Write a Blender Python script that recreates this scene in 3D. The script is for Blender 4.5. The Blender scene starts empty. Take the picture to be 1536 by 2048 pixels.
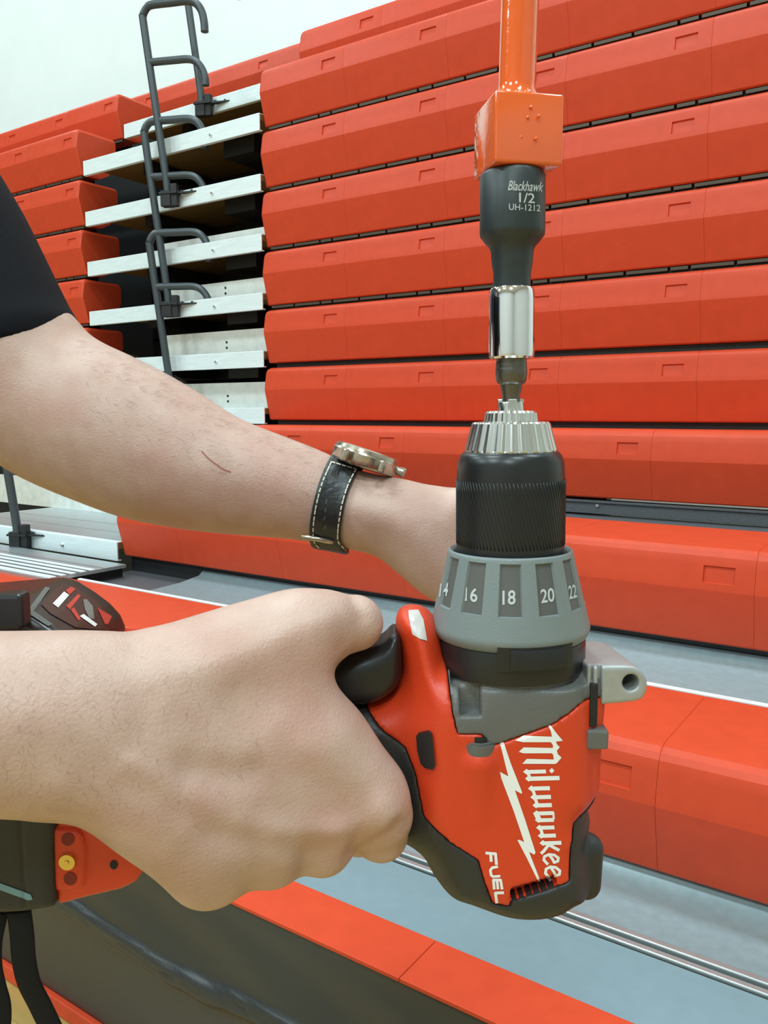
import bpy, bmesh, math, random
import numpy as np
from mathutils import Vector, Matrix
from mathutils.bvhtree import BVHTree

random.seed(7)
rng = np.random.default_rng(7)
sc = bpy.context.scene
COL = sc.collection
PI = math.pi

# ---------------------------------------------------------------- camera
FPX = 1650.0                       # focal length in pixels of the 1536 px wide frame
AL = math.radians(34.5)            # camera turned away from square-on to the stand
PIT = math.atan((1024 - 825) / FPX)
CAMZ = 1.16                        # lens height above the gym floor
cam_d = bpy.data.cameras.new('camera')
cam = bpy.data.objects.new('camera', cam_d)
COL.objects.link(cam)
cam_d.sensor_fit = 'HORIZONTAL'
cam_d.sensor_width = 36.0
cam_d.lens = FPX / 1536.0 * 36.0
cam_d.clip_start = 0.02
cam_d.clip_end = 60
cam.location = (0, 0, CAMZ)
cam.rotation_euler = (PI / 2 - PIT, 0, AL)
sc.camera = cam

# local frame used for the person and the drill: x right, y away, z up, origin at the lens,
# turned by AL about the vertical.  wp() takes it to world coordinates.
CA, SA = math.cos(AL), math.sin(AL)
def wp(p):
    return Vector((CA * p[0] - SA * p[1], SA * p[0] + CA * p[1], p[2] + CAMZ))
def ray(px, py):
    u = (px - 768) / FPX
    v = (1024 - py) / FPX
    return Vector((u, math.cos(PIT) + v * math.sin(PIT), v * math.cos(PIT) - math.sin(PIT)))
def at(px, py, y):
    """point of the local frame seen at a pixel, y metres ahead"""
    d = ray(px, py)
    return d * (y / d.y)
def wat(px, py, Y):
    """world point seen at a pixel on the vertical plane Y = const"""
    d = ray(px, py)
    w = Vector((CA * d.x - SA * d.y, SA * d.x + CA * d.y, d.z))
    w = w * (Y / w.y)
    return Vector((w.x, w.y, w.z + CAMZ))

# ---------------------------------------------------------------- materials
def mat(name, col, rough=0.5, metal=0.0, spec=0.5, noise=0.0, nscale=60.0, bump=0.0, bscale=None,
        coat=0.0, sss=0.0, aniso=None, detail=4.0, stretch=(1, 1, 1), col2=None):
    m = bpy.data.materials.new(name)
    m.use_nodes = True
    nt = m.node_tree
    b = nt.nodes['Principled BSDF']
    b.inputs['Base Color'].default_value = (*col, 1)
    b.inputs['Roughness'].default_value = rough
    b.inputs['Metallic'].default_value = metal
    b.inputs['Specular IOR Level'].default_value = spec
    b.inputs['Coat Weight'].default_value = coat
    if sss:
        b.inputs['Subsurface Weight'].default_value = sss
        b.inputs['Subsurface Radius'].default_value = (0.006, 0.002, 0.001)
        b.inputs['Subsurface Scale'].default_value = 1.0
    if noise or bump:
        tc = nt.nodes.new('ShaderNodeTexCoord')
        mp = nt.nodes.new('ShaderNodeMapping')
        mp.inputs['Scale'].default_value = stretch
        nt.links.new(tc.outputs['Object'], mp.inputs['Vector'])
    if noise:
        n = nt.nodes.new('ShaderNodeTexNoise')
        n.inputs['Scale'].default_value = nscale
        n.inputs['Detail'].default_value = detail
        nt.links.new(mp.outputs['Vector'], n.inputs['Vector'])
        r = nt.nodes.new('ShaderNodeValToRGB')
        c2 = col2 or tuple(min(1, c * (1 + noise)) for c in col)
        c1 = tuple(c * (1 - noise) for c in col) if not col2 else col
        r.color_ramp.elements[0].position = 0.3
        r.color_ramp.elements[1].position = 0.7
        r.color_ramp.elements[0].color = (*c1, 1)
        r.color_ramp.elements[1].color = (*c2, 1)
        nt.links.new(n.outputs['Fac'], r.inputs['Fac'])
        nt.links.new(r.outputs['Color'], b.inputs['Base Color'])
    if bump:
        n2 = nt.nodes.new('ShaderNodeTexNoise')
        n2.inputs['Scale'].default_value = bscale or nscale
        n2.inputs['Detail'].default_value = 3
        nt.links.new(mp.outputs['Vector'], n2.inputs['Vector'])
        bp = nt.nodes.new('ShaderNodeBump')
        bp.inputs['Strength'].default_value = bump
        bp.inputs['Distance'].default_value = 0.001
        nt.links.new(n2.outputs['Fac'], bp.inputs['Height'])
        nt.links.new(bp.outputs['Normal'], b.inputs['Normal'])
    return m

M = {}
M['wall'] = mat('white_paint', (0.84, 0.88, 0.86), 0.6, noise=0.02, nscale=3)
M['ceil'] = mat('ceiling_paint', (0.75, 0.76, 0.75), 0.8)
M['dark_wall'] = mat('dark_wall_for_reflections', (0.07, 0.075, 0.085), 0.9)  # unseen left wall, darkened to give the chrome dark reflections and cut bounce
M['brick'] = mat('far_wall_paint', (0.60, 0.60, 0.58), 0.8)
M['red'] = mat('seat_plastic_red', (0.61, 0.064, 0.023), 0.44, spec=0.25, noise=0.05, nscale=25, bump=0.12, bscale=900)
M['galv'] = mat('galvanised_steel', (0.33, 0.43, 0.46), 0.45, metal=0.30, noise=0.07, nscale=60, detail=6)
M['lip'] = mat('tray_lip_steel', (0.50, 0.56, 0.57), 0.35, metal=0.7, noise=0.05, nscale=30)
M['alu'] = mat('aluminium_nosing', (0.80, 0.88, 0.90), 0.40, metal=0.15, noise=0.05, nscale=14, stretch=(1, 8, 8))
M['riser'] = mat('weathered_riser_steel', (0.78, 0.79, 0.75), 0.45, metal=0.15, noise=0.10, nscale=22, detail=8)
M['ply'] = mat('plywood_underside', (0.20, 0.115, 0.035), 0.7, noise=0.15, nscale=9, stretch=(1, 12, 1))
M['darkmetal'] = mat('dark_structural_steel', (0.020, 0.020, 0.022), 0.5, metal=0.3)
M['beam'] = mat('grey_painted_beam', (0.10, 0.105, 0.115), 0.5, metal=0.2, noise=0.2, nscale=200)
M['hinge'] = mat('brown_slotted_rail', (0.085, 0.068, 0.05), 0.5, metal=0.4)
M['deck'] = mat('blue_grey_deck', (0.185, 0.265, 0.30), 0.55, noise=0.03, nscale=40)
M['rail'] = mat('charcoal_powder_coat', (0.045, 0.058, 0.066), 0.38, spec=0.5)
M['vinyl'] = mat('black_vinyl', (0.034, 0.036, 0.036), 0.33, spec=0.5, bump=0.25, bscale=500)
M['bolt'] = mat('bolt_zinc', (0.75, 0.78, 0.78), 0.25, metal=0.9)
M['chrome'] = mat('chrome', (0.86, 0.87, 0.90), 0.07, metal=1.0)
M['steel'] = mat('brushed_steel', (0.66, 0.67, 0.66), 0.22, metal=1.0, noise=0.10, nscale=40, stretch=(1, 1, .02))
M['bitsteel'] = mat('dark_bit_steel', (0.14, 0.13, 0.115), 0.32, metal=0.85)
M['impact'] = mat('black_oxide_socket', (0.022, 0.030, 0.033), 0.42, metal=0.0, spec=0.5, noise=0.1, nscale=300)
M['gloss'] = mat('glossy_orange_red_paint', (0.85, 0.13, 0.022), 0.10, spec=0.6, coat=0.8, bump=0.35, bscale=130)
M['black'] = mat('black_plastic', (0.012, 0.013, 0.014), 0.32, spec=0.5)
M['blackmat'] = mat('black_rubber', (0.028, 0.029, 0.028), 0.45, spec=0.4, bump=0.2, bscale=900)
M['grey'] = mat('grey_plastic', (0.185, 0.215, 0.215), 0.42, spec=0.5, bump=0.15, bscale=1500)
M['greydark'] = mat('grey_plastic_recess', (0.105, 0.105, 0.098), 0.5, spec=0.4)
M['gearbox'] = mat('dark_grey_gearcase', (0.125, 0.125, 0.120), 0.42, spec=0.5, bump=0.2, bscale=1200)
M['drillred'] = mat('drill_red_plastic', (0.66, 0.048, 0.012), 0.36, spec=0.5, bump=0.12, bscale=1600)
M['white'] = mat('white_print', (0.86, 0.85, 0.84), 0.5)
M['greyprint'] = mat('grey_print', (0.50, 0.53, 0.53), 0.5)
M['redprint'] = mat('red_print', (0.55, 0.05, 0.03), 0.45)
M['smoke'] = mat('black_label', (0.03, 0.022, 0.02), 0.25, spec=0.5)
M['led'] = mat('clear_lamp_lens', (0.55, 0.50, 0.48), 0.2, spec=0.6, noise=0.12, nscale=200)
M['cast'] = mat('cast_aluminium', (0.40, 0.41, 0.41), 0.42, metal=0.4, noise=0.05, nscale=300)
M['brass'] = mat('brass_screw', (0.75, 0.55, 0.16), 0.25, metal=0.9)
M['dark'] = mat('dark_hole', (0.012, 0.010, 0.010), 0.7)
M['skin'] = mat('skin', (0.505, 0.318, 0.256), 0.46, spec=0.45, noise=0.12, nscale=75, bump=0.28, bscale=900, sss=0.12, detail=8,
                col2=(0.58, 0.393, 0.326))
def ruddy(m):
    nt = m.node_tree; b = nt.nodes['Principled BSDF']
    src = b.inputs['Base Color'].links[0].from_socket
    tc = nt.nodes.new('ShaderNodeTexCoord'); n = nt.nodes.new('ShaderNodeTexNoise')
    n.inputs['Scale'].default_value = 26; n.inputs['Detail'].default_value = 3
    nt.links.new(tc.outputs['Object'], n.inputs['Vector'])
    mr = nt.nodes.new('ShaderNodeMapRange')
    mr.inputs[1].default_value = .48; mr.inputs[2].default_value = .72; mr.inputs[3].default_value = 0; mr.inputs[4].default_value = .55
    nt.links.new(n.outputs['Fac'], mr.inputs[0])
    mx = nt.nodes.new('ShaderNodeMix'); mx.data_type = 'RGBA'
    nt.links.new(mr.outputs[0], mx.inputs[0]); nt.links.new(src, mx.inputs[6])
    mx.inputs[7].default_value = (0.50, 0.25, 0.20, 1)
    nt.links.new(mx.outputs[2], b.inputs['Base Color'])
ruddy(M['skin'])
M['scab'] = mat('red_scratch', (0.36, 0.09, 0.07), 0.5)
M['hair'] = mat('brown_hair', (0.085, 0.05, 0.03), 0.5)
M['shirt'] = mat('black_cotton', (0.006, 0.0065, 0.010), 0.85, spec=0.2, bump=0.3, bscale=1200)
M['web'] = mat('black_webbing', (0.010, 0.011, 0.016), 0.7, spec=0.2)
M['leather'] = mat('black_leather', (0.014, 0.016, 0.018), 0.36, spec=0.5, bump=0.4, bscale=350)
M['thread'] = mat('cream_thread', (0.72, 0.68, 0.55), 0.7)
M['watchsteel'] = mat('bronzed_watch_steel', (0.50, 0.44, 0.36), 0.22, metal=0.9)
M['jeans'] = mat('dark_trousers', (0.02, 0.022, 0.03), 0.85)

def wood_mat():
    m = bpy.data.materials.new('maple_floor'); m.use_nodes = True
    nt = m.node_tree; b = nt.nodes['Principled BSDF']
    tc = nt.nodes.new('ShaderNodeTexCoord'); mp = nt.nodes.new('ShaderNodeMapping')
    mp.inputs['Scale'].default_value = (1, 1, 1)
    br = nt.nodes.new('ShaderNodeTexBrick')
    br.inputs['Color1'].default_value = (0.42, 0.28, 0.085, 1)
    br.inputs['Color2'].default_value = (0.46, 0.32, 0.11, 1)
    br.inputs['Mortar'].default_value = (0.35, 0.20, 0.06, 1)
    br.inputs['Scale'].default_value = 1.0
    br.inputs['Brick Width'].default_value = 0.6
    br.inputs['Row Height'].default_value = 0.057
    br.inputs['Mortar Size'].default_value = 0.0012
    nt.links.new(tc.outputs['Object'], mp.inputs['Vector'])
    nt.links.new(mp.outputs['Vector'], br.inputs['Vector'])
    nt.links.new(br.outputs['Color'], b.inputs['Base Color'])
    b.inputs['Roughness'].default_value = 0.25
    return m
M['wood'] = wood_mat()

# ---------------------------------------------------------------- object helpers
def link(name, me, material=None, parent=None, smooth=False, ang=None):
    mats = material if isinstance(material, (list, tuple)) else [material]
    for m_ in mats:
        if m_: me.materials.append(m_)
    if smooth:
        me.polygons.foreach_set('use_smooth', [True] * len(me.polygons))
        if ang:
            me.set_sharp_from_angle(angle=math.radians(ang))
    o = bpy.data.objects.new(name, me)
    COL.objects.link(o)
    if parent: o.parent = parent
    return o
def from_bm(name, bm, material=None, parent=None, smooth=False, ang=None):
    me = bpy.data.meshes.new(name)
    bmesh.ops.recalc_face_normals(bm, faces=bm.faces)
    bm.to_mesh(me); bm.free()
    return link(name, me, material, parent, smooth, ang)
def tag(o, label, cat, group=None, kind=None):
    o['label'] = label; o['category'] = cat
    if group: o['group'] = group
    if kind: o['kind'] = kind
    return o
def thing(name, label, cat, loc, rot=(0, 0, 0), group=None):
    o = bpy.data.objects.new(name, None); COL.objects.link(o)
    o.location = loc; o.rotation_euler = rot; o.empty_display_size = 0.05
    return tag(o, label, cat, group)
def struct(o, name):
    o.name = name; o['kind'] = 'structure'; return o
def box(bm, x0, x1, y0, y1, z0, z1, bev=0.0, seg=2, mi=0):
    r = bmesh.ops.create_cube(bm, size=1.0)
    vs = r['verts']
    for v in vs:
        v.co = Vector(((x0 + x1) / 2 + v.co.x * (x1 - x0), (y0 + y1) / 2 + v.co.y * (y1 - y0), (z0 + z1) / 2 + v.co.z * (z1 - z0)))
    fs = list({f for v in vs for f in v.link_faces})
    for f in fs: f.material_index = mi
    if bev:
        es = list({e for v in vs for e in v.link_edges})
        bmesh.ops.bevel(bm, geom=es, offset=bev, segments=seg, affect='EDGES', profile=0.5)
    return vs
def cyl(bm, p0, p1, r0, r1=None, n=24, cap=True):
    r1 = r0 if r1 is None else r1
    p0, p1 = Vector(p0), Vector(p1)
    d = (p1 - p0)
    mtx = Matrix.Translation((p0 + p1) / 2) @ d.to_track_quat('Z', 'Y').to_matrix().to_4x4()
    return bmesh.ops.create_cone(bm, cap_ends=cap, segments=n, radius1=r0, radius2=r1, depth=d.length, matrix=mtx)['verts']
def lathe(bm, prof, n=64, mi=0, a0=0, a1=2 * PI, close=True, center=(0, 0)):
    """prof: list of (r, z)"""
    full = abs(a1 - a0 - 2 * PI) < 1e-6
    rings = []
    m_ = n if full else n + 1
    for r, z in prof:
        rings.append([bm.verts.new((center[0] + r * math.cos(a0 + (a1 - a0) * i / n), center[1] + r * math.sin(a0 + (a1 - a0) * i / n), z)) for i in range(m_)])
    faces = []
    for k in range(len(prof) - 1):
        for i in range(n):
            j = (i + 1) % m_
            f = bm.faces.new((rings[k][i], rings[k][j], rings[k + 1][j], rings[k + 1][i])); f.material_index = mi
            faces.append(f)
    if close and full:
        for rg in (rings[0], rings[-1]):
            try: bm.faces.new(rg).material_index = mi
            except ValueError: pass
    return faces
def tube(bm, pts, r, n=12, cap=True, flat=None, up=None):
    """tube through points; r number or list; flat=(a,b) scales for the section axes"""
    pts = [Vector(p) for p in pts]
    rs = r if isinstance(r, (list, tuple)) else [r] * len(pts)
    prev = None; rings = []
    for i, p in enumerate(pts):
        t = (pts[min(i + 1, len(pts) - 1)] - pts[max(i - 1, 0)]).normalized()
        if prev is None:
            a = (Vector(up) if up else Vector((0, 0, 1)))
            if abs(a.dot(t)) > 0.95: a = Vector((1, 0, 0))
            nrm = (a - t * a.dot(t)).normalized()
        else:
            nrm = (prev - t * prev.dot(t)).normalized()
        prev = nrm
        bi = t.cross(nrm)
        fa, fb = flat or (1, 1)
        rings.append([bm.verts.new(p + (nrm * math.cos(2 * PI * k / n) * fa + bi * math.sin(2 * PI * k / n) * fb) * rs[i]) for k in range(n)])
    for a, b in zip(rings, rings[1:]):
        for k in range(n):
            bm.faces.new((a[k], a[(k + 1) % n], b[(k + 1) % n], b[k]))
    if cap:
        bm.faces.new(rings[0]); bm.faces.new(rings[-1])
def smooth_path(pts, n=6):
    """Catmull-Rom through points"""
    P = [Vector(p) for p in pts]
    out = []
    for i in range(len(P) - 1):
        p0, p1, p2, p3 = P[max(i - 1, 0)], P[i], P[i + 1], P[min(i + 2, len(P) - 1)]
        for k in range(n):
            t = k / n
            out.append(0.5 * ((2 * p1) + (p2 - p0) * t + (2 * p0 - 5 * p1 + 4 * p2 - p3) * t * t + (3 * p1 - p0 - 3 * p2 + p3) * t ** 3))
    out.append(P[-1])
    return out

# ---------------------------------------------------------------- distance-field modelling
def surface_nets(F, org, h):
    """vertices, quads of the zero level of a grid (negative inside)"""
    nx, ny, nz = F.shape
    s = F < 0
    corner = np.stack([s[dx:nx - 1 + dx, dy:ny - 1 + dy, dz:nz - 1 + dz] for dx in (0, 1) for dy in (0, 1) for dz in (0, 1)])
    cnt = corner.sum(0)
    act = (cnt > 0) & (cnt < 8)
    del corner
    I = np.argwhere(act)
    idx = -np.ones(act.shape, dtype=np.int64)
    idx[act] = np.arange(len(I))
    acc = np.zeros((len(I), 3)); num = np.zeros(len(I))
    offs = [(a, b, c) for a in (0, 1) for b in (0, 1) for c in (0, 1)]
    for a in offs:
        for ax in range(3):
            if a[ax]: continue
            b = list(a); b[ax] = 1
            fa = F[I[:, 0] + a[0], I[:, 1] + a[1], I[:, 2] + a[2]]
            fb = F[I[:, 0] + b[0], I[:, 1] + b[1], I[:, 2] + b[2]]
            cr = (fa < 0) != (fb < 0)
            t = np.where(cr, fa / np.where(cr, fa - fb, 1), 0)
            p = I + np.array(a, float)
            p[:, ax] += t
            acc[cr] += p[cr]; num[cr] += 1
    V = acc / num[:, None] * h + np.array(org)
    Q = []
    for ax in range(3):
        u, v = (ax + 1) % 3, (ax + 2) % 3
        sl0 = [slice(None)] * 3; sl1 = [slice(None)] * 3
        sl0[ax] = slice(0, -1); sl1[ax] = slice(1, None)
        for w in (u, v):
            sl0[w] = slice(1, -1); sl1[w] = slice(1, -1)
        A, B = s[tuple(sl0)], s[tuple(sl1)]
        for flip, E_ in ((False, A & ~B), (True, ~A & B)):
            e = np.argwhere(E_)
            if not len(e): continue
            for w in (u, v): e[:, w] += 1
            def cell(du, dv):
                c = e.copy(); c[:, u] -= du; c[:, v] -= dv
                return idx[c[:, 0], c[:, 1], c[:, 2]]
            q = np.stack([cell(1, 1), cell(0, 1), cell(0, 0), cell(1, 0)], 1)
            Q.append(q[:, ::-1] if flip else q)
    return V, np.concatenate(Q)
def mesh_np(name, V, Q):
    me = bpy.data.meshes.new(name)
    me.vertices.add(len(V)); me.vertices.foreach_set('co', np.asarray(V, dtype=np.float32).ravel())
    n = len(Q); k = Q.shape[1]
    me.loops.add(n * k); me.loops.foreach_set('vertex_index', Q.astype(np.int32).ravel())
    me.polygons.add(n)
    me.polygons.foreach_set('loop_start', np.arange(0, n * k, k, dtype=np.int32))
    me.polygons.foreach_set('loop_total', np.full(n, k, dtype=np.int32))
    me.update(calc_edges=True); me.validate()
    return me
class Grid:
    def __init__(self, lo, hi, h):
        self.lo = np.array(lo, float); self.h = h
        self.n = np.ceil((np.array(hi, float) - self.lo) / h).astype(int) + 1
        ax = [self.lo[i] + np.arange(self.n[i]) * h for i in range(3)]
        self.X = ax[0].astype(np.float32)[:, None, None]
        self.Y = ax[1].astype(np.float32)[None, :, None]
        self.Z = ax[2].astype(np.float32)[None, None, :]
    def capsule(self, a, b, ra, rb, sq=None):
        a = np.array(a, np.float32); b = np.array(b, np.float32); d = b - a
        L2 = max(float(d @ d), 1e-12)
        px, py, pz = self.X - a[0], self.Y - a[1], self.Z - a[2]
        t = np.clip((px * d[0] + py * d[1] + pz * d[2]) / L2, 0, 1)
        kz = 1.0 if sq is None else sq
        return np.sqrt((px - t * d[0]) ** 2 + (py - t * d[1]) ** 2 + ((pz - t * d[2]) * kz) ** 2) - (ra + (rb - ra) * t)
    def ball(self, c, r, s=(1, 1, 1)):
        return np.sqrt(((self.X - c[0]) / s[0]) ** 2 + ((self.Y - c[1]) / s[1]) ** 2 + ((self.Z - c[2]) / s[2]) ** 2) - r
    def poly2(self, poly, axes=(0, 1)):
        """signed distance (negative inside) to a 2D polygon over two axes, broadcastable"""
        A = (self.X, self.Y, self.Z)
        g0 = A[axes[0]].ravel()[:, None]; g1 = A[axes[1]].ravel()[None, :]
        P = np.array(poly, np.float32)
        d2 = np.full((g0.shape[0], g1.shape[1]), 1e9, np.float32)
        ins = np.zeros(d2.shape, bool)
        for i in range(len(P)):
            a, b = P[i], P[(i + 1) % len(P)]
            e = b - a
            w0, w1 = g0 - a[0], g1 - a[1]
            t = np.clip((w0 * e[0] + w1 * e[1]) / max(float(e @ e), 1e-14), 0, 1)
            d2 = np.minimum(d2, (w0 - t * e[0]) ** 2 + (w1 - t * e[1]) ** 2)
            c = (a[1] <= g1) != (b[1] <= g1)
            if abs(e[1]) > 1e-12:
                xi = a[0] + (g1 - a[1]) * e[0] / e[1]
                ins ^= c & (g0 < xi)
        d = np.sqrt(d2); d[ins] *= -1
        sh = [1, 1, 1]; sh[axes[0]] = d.shape[0]; sh[axes[1]] = d.shape[1]
        if axes[0] > axes[1]: d = d.T
        return d.reshape(sh)
    def mesh(self, name, F):
        F = np.ascontiguousarray(np.broadcast_to(F, tuple(self.n)))
        F = F.copy()
        for ax in range(3):       # close the surface at the border of the grid
            sl = [slice(None)] * 3
            for k in (0, -1):
                sl[ax] = k
                F[tuple(sl)] = np.maximum(F[tuple(sl)], self.h * 0.5)
        V, Q = surface_nets(F, self.lo, self.h)
        return V, Q
def smin(a, b, k):
    h = np.clip(0.5 + 0.5 * (b - a) / k, 0, 1)
    return b + (a - b) * h - k * h * (1 - h)
def smax(a, b, k):
    return -smin(-a, -b, k)
def blur2(d, n=3, axes=(0, 1)):
    for _ in range(n):
        for ax in axes:
            d = (np.roll(d, 1, ax) + 2 * d + np.roll(d, -1, ax)) / 4
    return d
def pillow(d2, n, R, T):
    """d2: signed distance to the outline, n: distance from its plane; elliptical rim of radius R, half thickness T"""
    q = np.maximum(R + d2, 0)
    return np.sqrt(q * q + (n * (R / T)) ** 2) - R
class Plane:
    """a modelling plane facing the lens: e1, e2 in the plane, e3 towards the lens"""
    def __init__(self, o, e1, e2):
        self.o = Vector(o); self.e1 = Vector(e1).normalized()
        e2 = Vector(e2); self.e2 = (e2 - self.e1 * e2.dot(self.e1)).normalized()
        self.e3 = self.e1.cross(self.e2)
    def px(self, x, y):
        d = ray(x, y)
        k = self.o.dot(self.e3) / d.dot(self.e3)
        p = d * k - self.o
        return (p.dot(self.e1), p.dot(self.e2))
    def px3(self, x, y, dep=0.0):
        a = self.px(x, y)
        return (a[0], a[1], -dep)
    def to(self, V):
        B = np.array([self.e1, self.e2, self.e3])
        return np.asarray(V) @ B + np.array(self.o)
def closed_smooth(poly, n=4):
    P = [Vector((p[0], p[1], 0)) for p in poly]
    m = len(P); out = []
    for i in range(m):
        p0, p1, p2, p3 = P[i - 1], P[i], P[(i + 1) % m], P[(i + 2) % m]
        for k in range(n):
            t = k / n
            q = 0.5 * ((2 * p1) + (p2 - p0) * t + (2 * p0 - 5 * p1 + 4 * p2 - p3) * t * t + (3 * p1 - p0 - 3 * p2 + p3) * t ** 3)
            out.append((q.x, q.y))
    return out
# ================================================================ THE GYM
def zb(k): return CAMZ - 0.03 + 0.237 * k      # underside of the seat modules of a row
XL, XR = -3.6, -2.4                            # the aisle between the two seat sections
def plane_box(name, x0, x1, y0, y1, z0, z1, m):
    bm = bmesh.new(); box(bm, x0, x1, y0, y1, z0, z1)
    return struct(from_bm(name, bm, m), name)
RX0, RX1, RY0, RY1, RH = -11.0, 8.0, -11.0, 4.7, 7.5
plane_box('floor', RX0, RX1, RY0, RY1, -0.1, 0, M['wood'])
plane_box('wall_back', RX0, RX1, RY1, RY1 + 0.2, 0, RH, M['wall'])
plane_box('wall_left', RX0 - 0.2, RX0, RY0, RY1, 0, RH, M['dark_wall'])
plane_box('wall_right', RX1, RX1 + 0.2, RY0, RY1, 0, RH, M['brick'])
plane_box('wall_front', RX0, RX1, RY0 - 0.2, RY0, 0, RH, M['brick'])
plane_box('ceiling', RX0, RX1, RY0, RY1, RH, RH + 0.2, M['ceil'])

def module_mesh(W, D, end=None, H=0.216, recess=True, exposed=False):
    """one moulded seat module: x along the row, y from the nose backwards, z up from its underside"""
    bm = bmesh.new()
    top = [(0.009, 0.184), (0.0125, 0.196), (0.019, 0.206), (0.029, 0.213), (0.042, H)] if exposed else \
          [(0.009, 0.192), (0.011, 0.201), (0.015, 0.208), (0.022, 0.213), (0.032, H)]
    prof = [(D * .55, 0.0), (0.034, 0.0), (0.030, 0.004), (0.0012, 0.117), (0.0, 0.124), (0.0015, 0.140), (0.0078, 0.177)] + top + \
           [(D - .012, H), (D - .004, H - .003), (D, H - .012), (D, 0.12), (D * .8, 0.03)]
    if recess: xs = [0, .003, W - .105, W - .040, W - .003, W]
    else: xs = [0, .003, W - .003, W]
    if end == 'l': xs = [0, .003, .008, .018] + xs[2:]
    if end == 'r': xs = xs[:-2] + [W - .018, W - .008, W - .003, W]
    xs = sorted(set(xs))
    def shift(x):
        d = x if end == 'l' else (W - x if end == 'r' else 1)
        big = (end is not None) and d < .019
        dt = {0: .016, .003: .009, .008: .003, .018: 0}.get(round(d, 4), 0) if big else 0
        s = min(x, W - x)
        if s == 0: dt = max(dt, .0008)
        return dt
    rings = []
    for x in xs:
        dt = shift(x)
        ring = []
        for (y, z) in prof:
            zz, yy = z, y
            if z > .17: zz = z - dt * (z - .17) / (H - .17)
            if y < .05: yy = y + dt * .35
            ring.append(bm.verts.new((x, yy, zz)))
        rings.append(ring)
    n = len(prof); rf = None
    for a in range(len(xs) - 1):
        for i in range(n):
            j = (i + 1) % n
            f = bm.faces.new((rings[a][i], rings[a][j], rings[a + 1][j], rings[a + 1][i]))
            if recess and abs(xs[a] - (W - .105)) < 1e-6 and i == 5: rf = f
    bm.faces.new(rings[0]); bm.faces.new(rings[-1])
    bmesh.ops.recalc_face_normals(bm, faces=bm.faces)
    if rf:
        bmesh.ops.inset_individual(bm, faces=[rf], thickness=.0025, depth=-.0055)
    me = bpy.data.meshes.new('seat_module')
    bm.to_mesh(me); bm.free()
    me.materials.append(M['red'])
    me.polygons.foreach_set('use_smooth', [True] * len(me.polygons)); me.set_sharp_from_angle(angle=math.radians(13))
    return me
_mc = {}
def module(W, D, end, exposed=False, recess=True):
    key = (round(W, 4), D, end, exposed, recess)
    if key not in _mc: _mc[key] = module_mesh(W, D, end, exposed=exposed, recess=recess)
    return _mc[key]
def part(name, bm, m, parent, off=(0, 0, 0), smooth=False, ang=None):
    """part of a thing standing at its parent's origin, built in world coordinates"""
    bmesh.ops.translate(bm, verts=bm.verts, vec=-Vector(off))
    return from_bm(name, bm, m, parent, smooth, ang)
MODW = 0.4425
def seats(row, Y, k, x0, x1, seam, D, lend, rend, exposed=False):
    """seat modules from x0 to x1 with joints at seam + n*MODW"""
    cuts = [x0]
    n = math.ceil((x0 - seam) / MODW + 0.05)
    while seam + n * MODW < x1 - 0.02:
        cuts.append(seam + n * MODW); n += 1
    cuts.append(x1)
    for i, (a, b) in enumerate(zip(cuts, cuts[1:])):
        W = b - a - .0006
        end = 'l' if (i == 0 and lend) else ('r' if (i == len(cuts) - 2 and rend) else None)
        o = bpy.data.objects.new('seat_module', module(W, D, end, exposed, W > .25))
        COL.objects.link(o); o.parent = row
        o.location = (a - row.location.x + .0003, Y - row.location.y, zb(k) - row.location.z)
rows = {}
row_info = {   # k: (Y of the nose, right seam, left seam, label)
    7: (3.36, -3.0, -3.0, 'topmost red bleacher row against the white wall, running behind the aisle without a break'),
    6: (2.85, -1.975, -4.02, 'red bleacher row below the topmost one, set back from the row under it'),
    5: (2.60, -1.975, -4.02, 'highest red bleacher row of the flush stack, its lower edge behind the orange steel rod'),
    4: (2.60, -1.975, -4.02, 'red bleacher row in the stack passing behind the square orange block'),
    3: (2.60, -1.975, -4.02, 'red bleacher row in the stack passing behind the lettered black socket'),
    2: (2.60, -1.975, -4.02, 'red bleacher row in the stack passing behind the narrow neck of the black socket'),
    1: (2.60, -1.975, -4.02, 'red bleacher row in the stack passing behind the chrome socket'),
    0: (2.60, -1.975, -4.02, 'lowest red bleacher row of the flush stack, passing behind the bare bit above the chuck'),
    -1: (2.48, -1.625, None, 'red bleacher row pulled slightly forward, behind the wristwatch and chuck sleeve'),
    -2: (1.83, -0.320, None, 'red bleacher row pulled well out, just behind the grey numbered torque collar'),
    -3: (1.26, -0.348, None, 'large near red bleacher row beside the drill body, with a steel tray in front'),
    -4: (0.858, -0.565, None, 'lowest front bleacher row with narrow red cap and hanging black vinyl skirt'),
}
XEND = 0.75
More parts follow.
